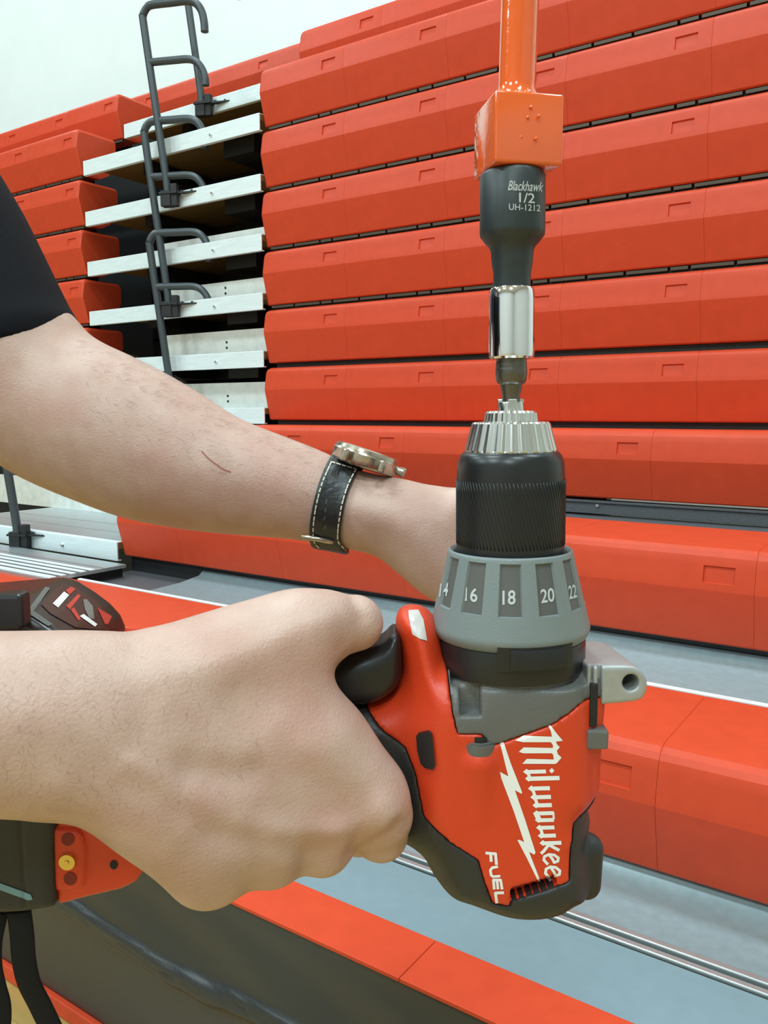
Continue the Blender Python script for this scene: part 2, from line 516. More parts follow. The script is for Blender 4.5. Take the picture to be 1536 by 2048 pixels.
for k, (Y, seam, lseam, lab) in row_info.items():
    row = thing('bleacher_row', lab, 'bleacher row', (XR, Y, 0 if k < -3 else zb(k)), group='retracted bleacher rows')
    rows[k] = row
    off = row.location
    z0 = zb(k)
    if k == 7:
        seats(row, Y, k, -7.2, -1.2, seam, .20, False, False)
        bm = bmesh.new(); box(bm, -7.2, -1.2, Y + .06, Y + .12, 0, z0 - .003)
        part('support_frame', bm, M['darkmetal'], row, off)
        continue
    if k >= -3:
        if k >= 0:
            seats(row, Y, k, XR, XEND, seam, .20, True, False)
            seats(row, Y, k, -5.4, XL, lseam, .235, False, True)
        else:
            seats(row, Y, k, XR if k > -3 else -2.62, XEND, seam, .34 if k > -3 else .315, True, False, exposed=True)
    # rail under the noses with its slots
    if k >= 2:
        for (xa, xb) in ((XR + .02, XEND), (-5.4, XL - .01)):
            bm = bmesh.new()
            x = xa; i = 0
            while x < xb:
                w = (.118, .128, .052, .122)[i % 4]; i += 1
                box(bm, x, min(x + w, xb), Y + .036, Y + .050, z0 - .0125, z0 - .0025)
                x += w + .009
            part('slotted_rail', bm, M['hinge'], row, off)
    if k >= 0:
        for (xa, xb) in ((XR + .03, XEND), (-5.4, XL - .18)):
            bm = bmesh.new()
            box(bm, xa, xb, Y + .052, Y + .235, z0 - .024, z0 - .001)
            box(bm, xa, xb, Y + .21, Y + .235, z0 - .024, z0 + .215)
            part('support_beam', bm, M['darkmetal'], row, off)
    if k == -1:
        bm = bmesh.new()
        box(bm, XR + .02, XEND, Y + .035, Y + .075, z0 - .052, z0 - .016, .002)
        box(bm, XR + .02, XEND, Y + .028, Y + .075, z0 - .016, z0 - .009, .001)
        part('support_beam', bm, M['beam'], row, off)
        for bx in (-1.045, -0.91, -0.2):
            bm = bmesh.new(); cyl(bm, (bx, Y + .036, z0 - .024), (bx, Y + .029, z0 - .024), .0065, .005, 12)
            part('bolt', bm, M['bolt'], row, off, True, 40)
    # aisle deck: nosing, deck panel, riser
    if -3 < k:
        xa, xb = XL + .045, XR - .003
        d = .52 if k != -2 else .68
        bm = bmesh.new()
        box(bm, xa, xb, Y + .004, Y + .010, z0 - .018, z0 + .050, .0015)
        box(bm, xa, xb, Y + .010, Y + .030, z0 + .047, z0 + .050)
        box(bm, xa, xb, Y + .010, Y + .022, z0 - .018, z0 - .014)
        nos = part('deck_nosing', bm, M['alu'], row, off)
        bxs = (-2.68,) if k != 6 else (-2.455,)
        if k == -2: bxs = (-2.72,)
        for bx in bxs:
            bm = bmesh.new(); cyl(bm, (bx, Y + .004, z0 + .012), (bx, Y - .004, z0 + .012), .008, .005, 12)
            part('bolt', bm, M['bolt'], row, off, True, 40)
        bm = bmesh.new(); box(bm, xa, xb, Y + .012, Y + d, z0 + .024, z0 + .0465)
        part('deck_board', bm, M['ply'], row, off)
        if k < 1:
            bm = bmesh.new()
            ys = [Y + .030, Y + .16, Y + .165, Y + .30, Y + .305, Y + d]
            for a, b in ((0, 1), (2, 3), (4, 5)):
                box(bm, xa, xb, ys[a], ys[b], z0 + .047, z0 + .0505)
            part('deck_plate', bm, M['lip'], row, off)
        bm = bmesh.new()
        if k >= 0:
            box(bm, xa + .46, xb + .1, Y + .09, Y + .096, z0 + .051, z0 + .05 + {0: .112, 1: .104, 2: .080, 3: .050}.get(k, .022))
            rs = part('riser_panel', bm, M['riser'], row, off)
            for dz in (.070, .094) if k < 3 else ():
                bm = bmesh.new(); cyl(bm, (-2.70, Y + .091, z0 + dz + .01), (-2.70, Y + .087, z0 + dz + .01), .0055, .005, 10)
                part('rivet', bm, M['darkmetal'], row, off)
            bm = bmesh.new()
            box(bm, xa - .16, xb + .1, Y + .53, Y + .55, z0 - .05, z0 + .20)  # dark sheet added behind the deck to keep light from leaking through
            box(bm, xa + .30, xa + .36, Y + .12, Y + .50, z0 - .035, z0 + .020)
            box(bm, xb - .30, xb - .12, Y + .10, Y + .50, z0 - .055, z0 + .020)
            part('beams_and_shade_sheet', bm, M['darkmetal'], row, off)
        if k == -1:
            box(bm, xa - 1.2, xb, Y - .135, Y - .129, z0 - .186, z0 - .045)
            box(bm, xa, xb, Y - .129, Y + .20, z0 - .055, z0 - .045)
            part('riser_panel', bm, M['riser'], row, off)
    if k in (-2, -3):
        bm = bmesh.new(); box(bm, XR + .01, XEND, Y + .25, Y + .72, z0 + .15, z0 + .18)
        part('deck_board', bm, M['beam'], row, off)
    if k == -2:
        # sunken steel tray in front of this row
        bm = bmesh.new(); box(bm, XR + .01, XEND, Y + .055, Y + .075, z0 - .08, z0 + .10)
        part('support_beam', bm, M['darkmetal'], row, off)
        bm = bmesh.new(); box(bm, -2.315, -2.00, 1.59, Y + .05, z0 - .20, z0 - .15)  # dark plate added to stand for the shadow beside the step
        part('shadow_plate', bm, M['darkmetal'], row, off)
        bm = bmesh.new()
        x0, x1 = -2.02, XEND
        pr = [(Y + .05, z0 - .016), (Y + .03, z0 - .030), (Y - .05, z0 - .040), (1.66, z0 - .043), (1.620, z0 - .038), (1.604, z0 - .028)]
        va = [[bm.verts.new((x, y, z)) for (y, z) in pr] for x in (x0, x1)]
        for i in range(len(pr) - 1): bm.faces.new((va[0][i], va[0][i + 1], va[1][i + 1], va[1][i]))
        o = part('steel_tray', bm, M['galv'], row, off, True, 30)
        sm = o.modifiers.new('thick', 'SOLIDIFY'); sm.thickness = .003; sm.offset = 1
        bm = bmesh.new()
        box(bm, -2.29, x1, 1.590, 1.604, z0 - .034, z0 - .026, .002)
        part('tray_lip', bm, M['alu'], row, off)
    if k == -3:
        bm = bmesh.new()
        x0, x1 = -2.6, XEND
        zt = CAMZ - .765
        pr = [(Y + .050, z0 - .004), (Y + .044, z0 - .012), (Y + .022, zt - .004), (Y - .03, zt - .009), (1.170, zt - .009), (1.152, zt - .004), (1.140, zt + .006)]
        va = [[bm.verts.new((x, y, z)) for (y, z) in pr] for x in (x0, x1)]
        for i in range(len(pr) - 1): bm.faces.new((va[0][i], va[0][i + 1], va[1][i + 1], va[1][i]))
        o = part('steel_tray', bm, M['galv'], row, off, True, 35)
        sm = o.modifiers.new('thick', 'SOLIDIFY'); sm.thickness = .003; sm.offset = 1
        bm = bmesh.new()
        box(bm, x0, x1, 1.128, 1.141, zt - .002, zt + .008, .002)
        part('tray_lip', bm, M['lip'], row, off)
        bm = bmesh.new()
        box(bm, x0, x1, 1.110, 1.122, zt - .002, zt + .005, .002)
        part('tray_lip', bm, M['lip'], row, off)
    if k == -4:
        zt = CAMZ - .765
        x0, x1 = -3.2, XEND
        bm = bmesh.new(); box(bm, x0, x1, .956, 1.106, zt - .02, zt + .001)
        part('deck_panel', bm, M['deck'], row, off)
        x = -0.565 - MODW * 6 * 1.03
        for i in range(10):
            bm = bmesh.new(); box(bm, x, x + MODW * 1.03 - .001, .858, .9555, zt + .003, zt + .009, .0008)
            part('seat_cap', bm, M['red'], row, off)
            x += MODW * 1.03
        # vinyl skirt, a wavy fold running along it
        zr0 = [(-3.2, -.93), (-1.6, -.912), (-1.292, -.914), (-1.20, -.921), (-1.108, -.923), (-1.06, -.930), (-1.019, -.933), (-.97, -.929), (-.936, -.931), (-.86, -.918), (-.79, -.913), (-.4, -.93), (XEND, -.92)]
        def fold(x):
            for (xa, za), (xb, zb_) in zip(zr0, zr0[1:]):
                if xa <= x <= xb:
                    t = (x - xa) / (xb - xa); t = t * t * (3 - 2 * t)
                    return CAMZ + za + (zb_ - za) * t
            return CAMZ - .92
        bm = bmesh.new()
        nx, nz = 260, 70
        zt0, zb0 = zt + .004, .035
        g = []
        for i in range(nx + 1):
            x = x0 + (x1 - x0) * i / nx
            zf = fold(x); colv = []
            for j in range(nz + 1):
                z = zt0 + (zb0 - zt0) * j / nz
                d = z - zf
                crest = .012 * math.exp(-((d - .006) / .008) ** 2) + .008 * math.exp(-((d + .010) / .007) ** 2)
                belly = (.006 * math.exp(-(d / .05) ** 2)) if d > 0 else .010 * math.exp(-(d / .10) ** 2)
                wav = .004 * math.sin(x * 17 + z * 31) * math.sin(z * 23 + 1) if d > 0 else .0015 * math.sin(x * 6)
                fade = min(1, (zt0 - z) / .03)
                colv.append(bm.verts.new((x, .864 - (crest + belly + wav) * fade, z)))
            g.append(colv)
        for i in range(nx):
            for j in range(nz): bm.faces.new((g[i][j], g[i][j + 1], g[i + 1][j + 1], g[i + 1][j]))
        o = part('vinyl_skirt', bm, M['vinyl'], row, off, True)
        sm = o.modifiers.new('thick', 'SOLIDIFY'); sm.thickness = .003; sm.offset = -1
        bm = bmesh.new(); box(bm, x0, x1, .852, .90, 0.002, .034, .002)
        part('base_strip', bm, M['red'], row, off)
        bm = bmesh.new(); box(bm, x0, x1, .92, .95, 0, zt - .02)
        part('support_frame', bm, M['darkmetal'], row, off)

# ridged aluminium step across the aisle
st = thing('aisle_step', 'ridged aluminium aisle step plate beside the steel tray, left of the pulled-out rows', 'step', (-2.9, 1.65, 0))
off = st.location
zs = CAMZ - .515
bm = bmesh.new(); box(bm, XL, -2.300, 1.49, 1.79, zs - .012, zs, .001)
part('step_plate', bm, M['lip'], st, off)
for y0, w in ((1.502, .022), (1.542, .018), (1.578, .018), (1.614, .020), (1.650, .018)):
    bm = bmesh.new(); box(bm, XL, -2.302, y0, y0 + w, zs - .001, zs + .0025, .0008)
    part('tread_rib', bm, M['alu'], st, off)
bm = bmesh.new()
for y0, w in ((1.5245, .017), (1.5605, .017), (1.5965, .017), (1.6345, .015), (1.700, .003)):
    box(bm, XL, -2.302, y0, y0 + w, zs - .001, zs + .0006)
part('tread_groove', bm, M['beam'], st, off)
bm = bmesh.new(); box(bm, XL, -2.32, 1.60, 1.79, 0, zs - .0125)
part('support_box', bm, M['darkmetal'], st, off)

# handrails on every second aisle deck
def make_rail():
    r = thing('aisle_handrail', '', 'handrail', (0, 0, 0), (0, 0, math.radians(20)), 'charcoal aisle handrails')
    R_ = .0165
    bm = bmesh.new()
    pts = smooth_path([(0, 0, -.03), (0, 0, .04), (-.043, 0, .369), (-.088, 0, .715), (-.089, 0, .748), (-.072, 0, .775), (-.046, 0, .785), (.044, 0, .784), (.120, 0, .782), (.160, 0, .768), (.186, 0, .735), (.197, 0, .690), (.199, 0, .650)], 6)
    tube(bm, pts, R_, 14)
    o = from_bm('top_rail', bm, M['rail'], r, True, 60)
    bm = bmesh.new()
    pts = smooth_path([(-.060, 0, .553), (.048, 0, .551), (.120, 0, .548), (.158, 0, .532), (.184, 0, .500), (.195, 0, .465), (.197, 0, .434)], 6)
    tube(bm, pts, R_ * .95, 14)
    from_bm('mid_rail', bm, M['rail'], r, True, 60)
    bm = bmesh.new()
    box(bm, -.024, .024, -.020, .020, -.055, .012, .003)
    box(bm, .020, .052, -.014, .014, -.055, .040, .003)
    box(bm, -.03, .055, -.024, .024, -.004, .004, .001)
    from_bm('socket_bracket', bm, M['darkmetal'], r)
    bm = bmesh.new()
    box(bm, .03, .15, -.012, .012, -.002, .004)
    for x in (.07, .12): cyl(bm, (x, 0, .004), (x, 0, .012), .008, .006, 8)
    from_bm('foot_plate', bm, M['darkmetal'], r)
    return r
rail0 = make_rail()
rail_spots = [
    (4, (-2.919, 2.565), 'charcoal handrail against the white wall showing two crossbars with hooked ends'),
    (2, (-2.935, 2.565), 'charcoal handrail whose top bar crosses the second silver nosing, behind the longest white-wall rail'),
    (6, (-2.955, 2.815), 'charcoal handrail post on the top silver nosing, cut off by the picture edge'),
    (0, (-2.925, 2.565), 'charcoal handrail lowest in the stacked aisle, its foot hidden behind the forearm'),
    (-2, (-2.961, 1.800), 'charcoal handrail post set on the low silver step under the elbow'),
]
for i, (k, (x, y), lab) in enumerate(rail_spots):
    if i == 0: r = rail0
    else:
        r = rail0.copy(); COL.objects.link(r)
        for ch in list(rail0.children):
            c = ch.copy(); COL.objects.link(c); c.parent = r
    r.location = (x, y, zb(k) + (.035 if k != 6 else .015))
    r['label'] = lab

# ---------------------------------------------------------------- light
def area(name, loc, size, power, col=(1, 1, 1), sy=None, rot=(0, 0, 0)):
    l = bpy.data.lights.new(name, 'AREA'); l.energy = power; l.color = col
    l.shape = 'RECTANGLE'; l.size = size; l.size_y = sy or size
    o = bpy.data.objects.new(name, l); COL.objects.link(o); o.location = loc; o.rotation_euler = rot
    return o
LC = (0.75, 0.94, 1.0)
for x in (-7.5, -2.5, 2.5):
    for y in (-6.5, -2.0, 2.0):
        area('gym_lamp', (x, y, RH - .25), 1.6, 250 if y > 0 else (330 if y > -4 else 560), LC, 0.9)
w = bpy.data.worlds.new('world'); sc.world = w; w.use_nodes = True
w.node_tree.nodes['Background'].inputs['Color'].default_value = (.8, .9, 1, 1)
w.node_tree.nodes['Background'].inputs['Strength'].default_value = 0.1
sc.view_settings.view_transform = 'Standard'
sc.view_settings.look = 'None'
sc.view_settings.gamma = 1.0
sc.view_settings.exposure = -0.78
sc.render.filter_size = 1.9
sc.cycles.use_denoising = True
sc.cycles.max_bounces = 8
# ================================================================ FOREGROUND: sockets, drill, person
D = 0.30
R0 = at(1022, 825, D).x
TILT = -0.0113
AX = Vector((R0, D, 0.0))
MTX = Matrix.Translation(AX) @ Matrix.Rotation(TILT, 4, 'Y')      # tool axis frame -> local frame
def zpx(y, dep=0.0): return at(1022, y, D - dep).z
def rad(hw, y):
    z = zpx(y)
    return hw * (D * math.cos(PIT) - z * math.sin(PIT)) / FPX
def prof(*pts): return [(rad(hw, y), zpx(y)) for hw, y in pts]
def fthing(name, label, cat, base, group=None):
    return thing(name, label, cat, wp(base), (0, 0, AL), group)
def fpart(name, bm, m, parent, base, smooth=False, ang=None, axis=False):
    if axis: bmesh.ops.transform(bm, matrix=MTX, verts=bm.verts)
    bmesh.ops.translate(bm, verts=bm.verts, vec=-Vector(base))
    return from_bm(name, bm, m, parent, smooth, ang)
def nppart(name, V, Q, m, parent, base, smooth=True, ang=None, relax=0):
    V = np.asarray(V, float) - np.array(base)
    me = mesh_np(name, V, Q)
    if relax:
        bm = bmesh.new(); bm.from_mesh(me)
        for _ in range(relax):
            bmesh.ops.smooth_vert(bm, verts=bm.verts, factor=.5, use_axis_x=True, use_axis_y=True, use_axis_z=True)
        bm.to_mesh(me); bm.free()
    return link(name, me, m, parent, smooth, ang)
def bvh_of(objs_bases):
    vs, fs = [], []
    for o, base in objs_bases:
        n = len(vs)
        b = Vector(base)
        vs += [v.co + b for v in o.data.vertices]
        fs += [[n + i for i in p.vertices] for p in o.data.polygons]
    return BVHTree.FromPolygons(vs, fs)
def refine(bm, L):
    for _ in range(6):
        es = [e for e in bm.edges if e.calc_length() > L]
        if not es: break
        bmesh.ops.bisect_edges(bm, edges=es, cuts=1)
        bmesh.ops.triangulate(bm, faces=[f for f in bm.faces if len(f.verts) > 3])
def project(bm, bvh, off=0.00015):
    """lay a flat print (drawn in picture coordinates) onto the surface it is printed on"""
    dead = []
    for v in bm.verts:
        d = ray(v.co.x, v.co.y).normalized()
        hit, nrm, i, dist = bvh.ray_cast(Vector((0, 0, 0)), d)
        if hit is None: dead.append(v); continue
        if nrm.dot(d) > 0: nrm = -nrm
        v.co = hit + nrm * off
    if dead: bmesh.ops.delete(bm, geom=dead, context='VERTS')
def poly_bm(polys):
    bm = bmesh.new()
    for P in polys:
        vs = [bm.verts.new((p[0], p[1], 0)) for p in P]
        es = [bm.edges.new((vs[i], vs[(i + 1) % len(vs)])) for i in range(len(vs))]
        bmesh.ops.triangle_fill(bm, edges=es, use_beauty=True)
    return bm
def stroke(pts, w):
    """quads following a polyline, drawn in picture coordinates"""
    out = []
    for a, b in zip(pts, pts[1:]):
        dx, dy = b[0] - a[0], b[1] - a[1]
        L = math.hypot(dx, dy) or 1
        nx, ny = -dy / L * w / 2, dx / L * w / 2
        ex, ey = dx / L * w * .25, dy / L * w * .25
        out.append([(a[0] - ex + nx, a[1] - ey + ny), (a[0] - ex - nx, a[1] - ey - ny), (b[0] + ex - nx, b[1] + ey - ny), (b[0] + ex + nx, b[1] + ey + ny)])
    return out
def text_bm(s, tl, tr, bl, shear=0.0, bold=0.0):
    """lettering filling the parallelogram top-left, top-right, bottom-left (picture coordinates)"""
    cu = bpy.data.curves.new('lettering', 'FONT')
    cu.body = s; cu.shear = shear; cu.offset = bold; cu.resolution_u = 4
    o = bpy.data.objects.new('lettering', cu); COL.objects.link(o)
    bpy.context.view_layer.update()
    me = bpy.data.meshes.new_from_object(o.evaluated_get(bpy.context.evaluated_depsgraph_get()))
    bpy.data.objects.remove(o); bpy.data.curves.remove(cu)
    bm = bmesh.new(); bm.from_mesh(me); bpy.data.meshes.remove(me)
    xs = [v.co.x for v in bm.verts]; ys = [v.co.y for v in bm.verts]
    x0, x1, y0, y1 = min(xs), max(xs), min(ys), max(ys)
    tl, tr, bl = Vector(tl), Vector(tr), Vector(bl)
    for v in bm.verts:
        u = (v.co.x - x0) / (x1 - x0); t = (y1 - v.co.y) / (y1 - y0)
        p = tl + (tr - tl) * u + (bl - tl) * t
        v.co = (p.x, p.y, 0)
    return bm

# ---------------------------------------------------------------- orange crank block and rod
base = at(1036, 325, .302)
cr = fthing('crank_rod', 'glossy orange steel rod ending in a square block above the black socket', 'crank rod', base)
s = 0.0242
c = at(1035, 255, .3015)
zt, zl = at(1052, 181, .289).z, at(1052, 326, .289).z
bm = bmesh.new()
box(bm, -s / 2, s / 2, -s / 2, s / 2, zl, zt, .0011, 3)
bmesh.ops.rotate(bm, verts=bm.verts, cent=(0, 0, 0), matrix=Matrix.Rotation(math.radians(11), 3, 'Z'))
bmesh.ops.translate(bm, verts=bm.verts, vec=(c.x, c.y, 0))
for (px, py) in ((1056, 235), (1042, 274), (1072, 277), (1078, 232), (1062, 214)):   # drips in the paint
    p = at(px, py, .2893)
    bmesh.ops.create_uvsphere(bm, u_segments=10, v_segments=6, radius=.0006, matrix=Matrix.Translation(p))
fpart('socket_block', bm, M['gloss'], cr, base, True, 35)
bm = bmesh.new()
a = at(1033, 182, .3015)
ra = .0064
lathe(bm, [(ra * 1.0, zt + .42), (ra, zt + .006), (ra * 1.02, zt + .004), (ra * 1.18, zt + .002), (ra * 1.35, zt - .001)], 40, center=(a.x, a.y), close=True)
bmesh.ops.transform(bm, matrix=Matrix.Translation((0, 0, 0)), verts=bm.verts)
for v in bm.verts: v.co.x += (v.co.z - zt) * .02
fpart('rod', bm, M['gloss'], cr, base, True, 50)
bm = bmesh.new()
for k in range(16):
    t = 2 * PI * k / 16 + rng.uniform(-.1, .1)
    bmesh.ops.create_uvsphere(bm, u_segments=10, v_segments=6, radius=rng.uniform(.0014, .0021),
                              matrix=Matrix.Translation((a.x + ra * 1.12 * math.cos(t), a.y + ra * 1.12 * math.sin(t), zt + .0006)))
fpart('weld_bead', bm, M['gloss'], cr, base, True)

# ---------------------------------------------------------------- sockets
def lathe_part(name, pr, m, parent, base, n=72, ang=35):
    bm = bmesh.new(); lathe(bm, pr, n)
    return fpart(name, bm, m, parent, base, True, ang, axis=True)
base = MTX @ Vector((0, 0, zpx(578)))
so = fthing('impact_socket', 'black impact socket with white lettering under the orange block', 'socket', base)
sb = lathe_part('socket_body', [(rad(61, 335), zl - .0004), (rad(65, 339), zl - .0016)] + prof((65, 464), (64, 472), (55, 484), (46, 494), (42.5, 503), (41.5, 520), (40, 532), (37.5, 545), (37, 580)), M['impact'], so, base)
b_ = bvh_of([(sb, base)])
for nm, tx, q, sh, bo in (('maker_lettering', 'Blackhawk', ((1016, 361), (1086, 364), (1016, 381)), .35, .012),
                  ('size_marking', '1/2', ((1038, 385), (1069, 387), (1038, 405)), 0, .012),
                  ('code_marking', 'UH-1212', ((1018, 407), (1080, 410), (1018, 420)), 0, .004)):
    bm = text_bm(tx, *q, shear=sh, bold=bo); refine(bm, 5); project(bm, b_)
    fpart(nm, bm, M['greyprint'], sb, base)
base = MTX @ Vector((0, 0, zpx(717)))
cs = fthing('chrome_socket', 'mirror-bright chrome socket below the black socket', 'socket', base)
cb = lathe_part('socket_body', prof((36, 575), (42, 577), (45, 582), (45.5, 600), (45.5, 704), (44.5, 714), (41, 718), (28, 719)), M['chrome'], cs, base, 96)
b_ = bvh_of([(cb, base)])
base = MTX @ Vector((0, 0, zpx(803)))
ad = fthing('bit_adapter', 'dark steel bit adapter held in the chuck under the chrome socket', 'bit', base)
lathe_part('bit_body', prof((28, 714), (30.5, 722), (31, 735), (30.5, 760), (27, 767), (22, 770), (21, 778), (18, 790), (17.5, 812)), M['bitsteel'], ad, base, 48)
bm = bmesh.new(); lathe(bm, prof((30.8, 736), (31.6, 739), (31.6, 750), (30.8, 753)), 48, close=False)
fpart('collar_band', bm, M['bitsteel'], ad, base, True, 40, axis=True)

# ---------------------------------------------------------------- cordless drill
zbase = zpx(1800)
base = DB = Vector((R0, D, zbase))
dr = fthing('cordless_drill', 'red and black cordless drill held upright, chuck pointing up', 'drill', base)
ch = lathe_part('chuck_nose', prof((20, 806), (24, 804), (25, 806), (26, 821), (48, 822), (52, 826), (54, 842), (75, 844), (78, 847), (92, 899), (91, 903), (80, 906)), M['steel'], dr, base, 240, 25)
bm = bmesh.new(); bm.from_mesh(ch.data)      # flutes milled round the nose
za_, zb2_ = zpx(902) - base.z, zpx(822.5) - base.z
for v in bm.verts:
    q_ = MTX.inverted() @ (v.co + base)
    if zpx(901) < q_.z < zpx(823) and math.hypot(q_.x, q_.y) > rad(40, 830):
        f_ = 1 - .030 * (.5 + .5 * math.cos(24 * math.atan2(q_.y, q_.x))) ** 2
        q_.x *= f_; q_.y *= f_
        v.co = MTX @ q_ - base
bm.to_mesh(ch.data); bm.free()
for k in range(3):      # the three jaws showing in the mouth of the chuck
    bm = bmesh.new()
    box(bm, .0026, .0046, -.0016, .0016, zpx(820), zpx(798), .0003)
    bmesh.ops.rotate(bm, verts=bm.verts, cent=(0, 0, 0), matrix=Matrix.Rotation(2 * PI * k / 3 + .5, 3, 'Z'))
    fpart('chuck_jaw', bm, M['steel'], ch, base, axis=True)
bm = bmesh.new()
pr = prof((86, 900), (94, 903), (101, 911), (105.5, 925), (107, 945), (107.5, 1000), (107, 1060), (106.5, 1118), (80, 1119))
lathe(bm, pr, 120)
sl = fpart('chuck_sleeve', bm, M['black'], dr, base, True, 40, axis=True)
# knurled grip band on the sleeve: spiral ribs
bm = bmesh.new()
z0, z1 = zpx(958), zpx(1085)
Rr = rad(107.3, 1020)
for k in range(90):
    a0 = 2 * PI * k / 90
    pts = [(Rr * math.cos(a0 + t * .32), Rr * math.sin(a0 + t * .32), z0 + (z1 - z0) * t) for t in np.linspace(0, 1, 7)]
    tube(bm, pts, .00022, 5)
fpart('grip_knurl', bm, M['black'], sl, base, True, axis=True)
# numbered torque collar with sunk panels
zp0, zp1 = zpx(1238, .028), zpx(1131, .025)
zc0, zc1 = zpx(1100), zpx(1241)
rc0, rc1 = rad(124, 1100), rad(156, 1241)
def rcone(z): return rc0 + (rc1 - rc0) * (z - zc0) / (zc1 - zc0)
pr = [(rad(107, 1116), zpx(1116)), (rad(112, 1101), zpx(1103)), (rad(116, 1096), zpx(1098)), (rad(120, 1095), zpx(1096)), (rad(123, 1097), zpx(1098)), (rc0, zc0)]
pr += [(rcone(z), z) for z in (zp1, zp1 + (zp0 - zp1) / 3, zp1 + (zp0 - zp1) * 2 / 3, zp0)]
pr += [(rc1, zc1), (rad(157, 1246), zpx(1246)), (rad(156, 1252), zpx(1252)), (rad(151, 1262), zpx(1262)), (rad(146, 1266), zpx(1266))]
bm = bmesh.new()
view_az = math.atan2(-D, -R0)
a18 = view_az + .01
lathe(bm, pr, 120, a0=a18 - math.radians(15), a1=a18 - math.radians(15) + 2 * PI)
bm.faces.ensure_lookup_table()
groups = {}
for f in bm.faces:
    cz = f.calc_center_median()
    if len(f.verts) != 4: continue
    if zp0 < cz.z < zp1:
        aa = (math.atan2(cz.y, cz.x) - a18) % (2 * PI)
        cell = int((aa + math.radians(15)) // math.radians(30)) % 12
        loc = (aa + math.radians(15)) % math.radians(30) - math.radians(15)
        if abs(loc) < math.radians(8.6): groups.setdefault(cell, []).append(f)
bmesh.ops.recalc_face_normals(bm, faces=bm.faces)
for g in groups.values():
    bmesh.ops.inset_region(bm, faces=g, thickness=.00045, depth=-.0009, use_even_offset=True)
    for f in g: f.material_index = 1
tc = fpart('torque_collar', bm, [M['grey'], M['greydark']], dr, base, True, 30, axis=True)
b_ = bvh_of([(tc, base)])
for tx, q in (('14', ((882, 1167), (899, 1165), (879, 1194))), ('16', ((931, 1174), (956, 1177), (930, 1202))), ('18', ((1005, 1181), (1031, 1180), (1005, 1210))),
              ('20', ((1080, 1179), (1107, 1175), (1082, 1207))), ('22', ((1135, 1172), (1150, 1168), (1138, 1199)))):
    bm = text_bm(tx, *q, bold=.018); refine(bm, 6); project(bm, b_, .0002)
    fpart('collar_number', bm, M['greyprint'], tc, base)
# black mode ring with its raised tab
bm = bmesh.new()
lathe(bm, prof((140, 1264), (147, 1267), (148.5, 1272), (148, 1318), (146.5, 1326), (138, 1329)), 120)
mr = fpart('mode_ring', bm, M['black'], dr, base, True, 35, axis=True)
bm = bmesh.new()
r1 = rad(148.5, 1290)
def tabz(y): return zpx(y, .027)
lathe(bm, [(r1 - .001, tabz(1284)), (r1 + .0007, tabz(1284)), (r1 + .0013, tabz(1287)), (r1 + .0013, tabz(1341)), (r1 - .001, tabz(1343))], 24, a0=view_az - math.radians(8), a1=view_az + math.radians(48), close=False)
lathe(bm, [(r1 + .0010, tabz(1296)), (r1 + .0023, tabz(1298)), (r1 + .0025, tabz(1301)), (r1 + .0023, tabz(1337)), (r1 + .0010, tabz(1339))], 24, a0=view_az + math.radians(1), a1=view_az + math.radians(41), close=False)
fpart('mode_tab', bm, M['black'], mr, base, True, 30, axis=True)

# housing: one solid, split into red shell, grey gear case and black overmould
HP = Plane(Vector((R0, D, zpx(1500))), (1, 0, 0), (0, 0, 1))
NEAR = Plane(HP.o + HP.e3 * .024, (1, 0, 0), (0, 0, 1))
outline = [(150, 1388), (400, 1392), (640, 1396), (715, 1394), (762, 1382), (790, 1362), (801, 1330), (797, 1285), (791, 1245), (797, 1222), (815, 1212),
           (842, 1214), (862, 1226), (876, 1250), (888, 1290), (893, 1296), (897, 1268), (920, 1258), (1020, 1256), (1140, 1258), (1168, 1268), (1178, 1338), (1187, 1440), (1186, 1560), (1166, 1598), (1174, 1622),
           (1163, 1655), (1170, 1690), (1169, 1760), (1140, 1778), (1110, 1796), (1060, 1806), (1000, 1802), (930, 1778), (892, 1764), (862, 1728), (838, 1690), (780, 1660), (650, 1640), (400, 1648), (150, 1655)]
op = [HP.px(*p) for p in closed_smooth(outline, 3)]
lo = (min(p[0] for p in op) - .004, min(p[1] for p in op) - .004, -.036)
hi = (max(p[0] for p in op) + .004, max(p[1] for p in op) + .004, .038)
g = Grid(lo, hi, .00085)
d2 = blur2(g.poly2(op), 2)
xa, xb = HP.px(790, 1500)[0], HP.px(905, 1500)[0]
t = np.clip((g.X - xa) / (xb - xa), 0, 1); t = t * t * (3 - 2 * t)
T = .0165 + t * (.029 - .0165)
R = .0115 + t * (.024 - .0115)
F = pillow(d2, g.Z, R, T)
F = smax(F, g.Z - .0268, .004)
ztop = HP.px(1020, 1336)[1]
cyl_ = np.sqrt((g.X + TILT * g.Y) ** 2 + g.Z ** 2) - .0262
F = np.where((g.Y > ztop) & (g.X > HP.px(893, 1300)[0]), smax(F, cyl_, .002), F)
def HC(p, q, r0, r1, z0, z1):
    a, b = HP.px(*p), HP.px(*q)
    return g.capsule((a[0], a[1], z0), (b[0], b[1], z1), r0, r1)
F = smin(F, HC((944, 1470), (950, 1568), .0064, .0052, .0232, .0205), .0025)
F = smin(F, HC((1158, 1350), (1158, 1540), .0066, .0045, .0125, .0115), .0025)
F = smin(F, HC((1168, 1680), (1166, 1755), .0055, .0055, .006, .004), .003)
xc_ = NEAR.px(941, 1380)[0]; y0_, y1_ = NEAR.px(941, 1428)[1], NEAR.px(941, 1338)[1]
ch_ = np.maximum(np.maximum(np.abs(g.X - xc_) - .0034, np.abs(g.Y - (y0_ + y1_) / 2) - (y1_ - y0_) / 2), .0200 - g.Z)
F = smax(F, -ch_, .0008)
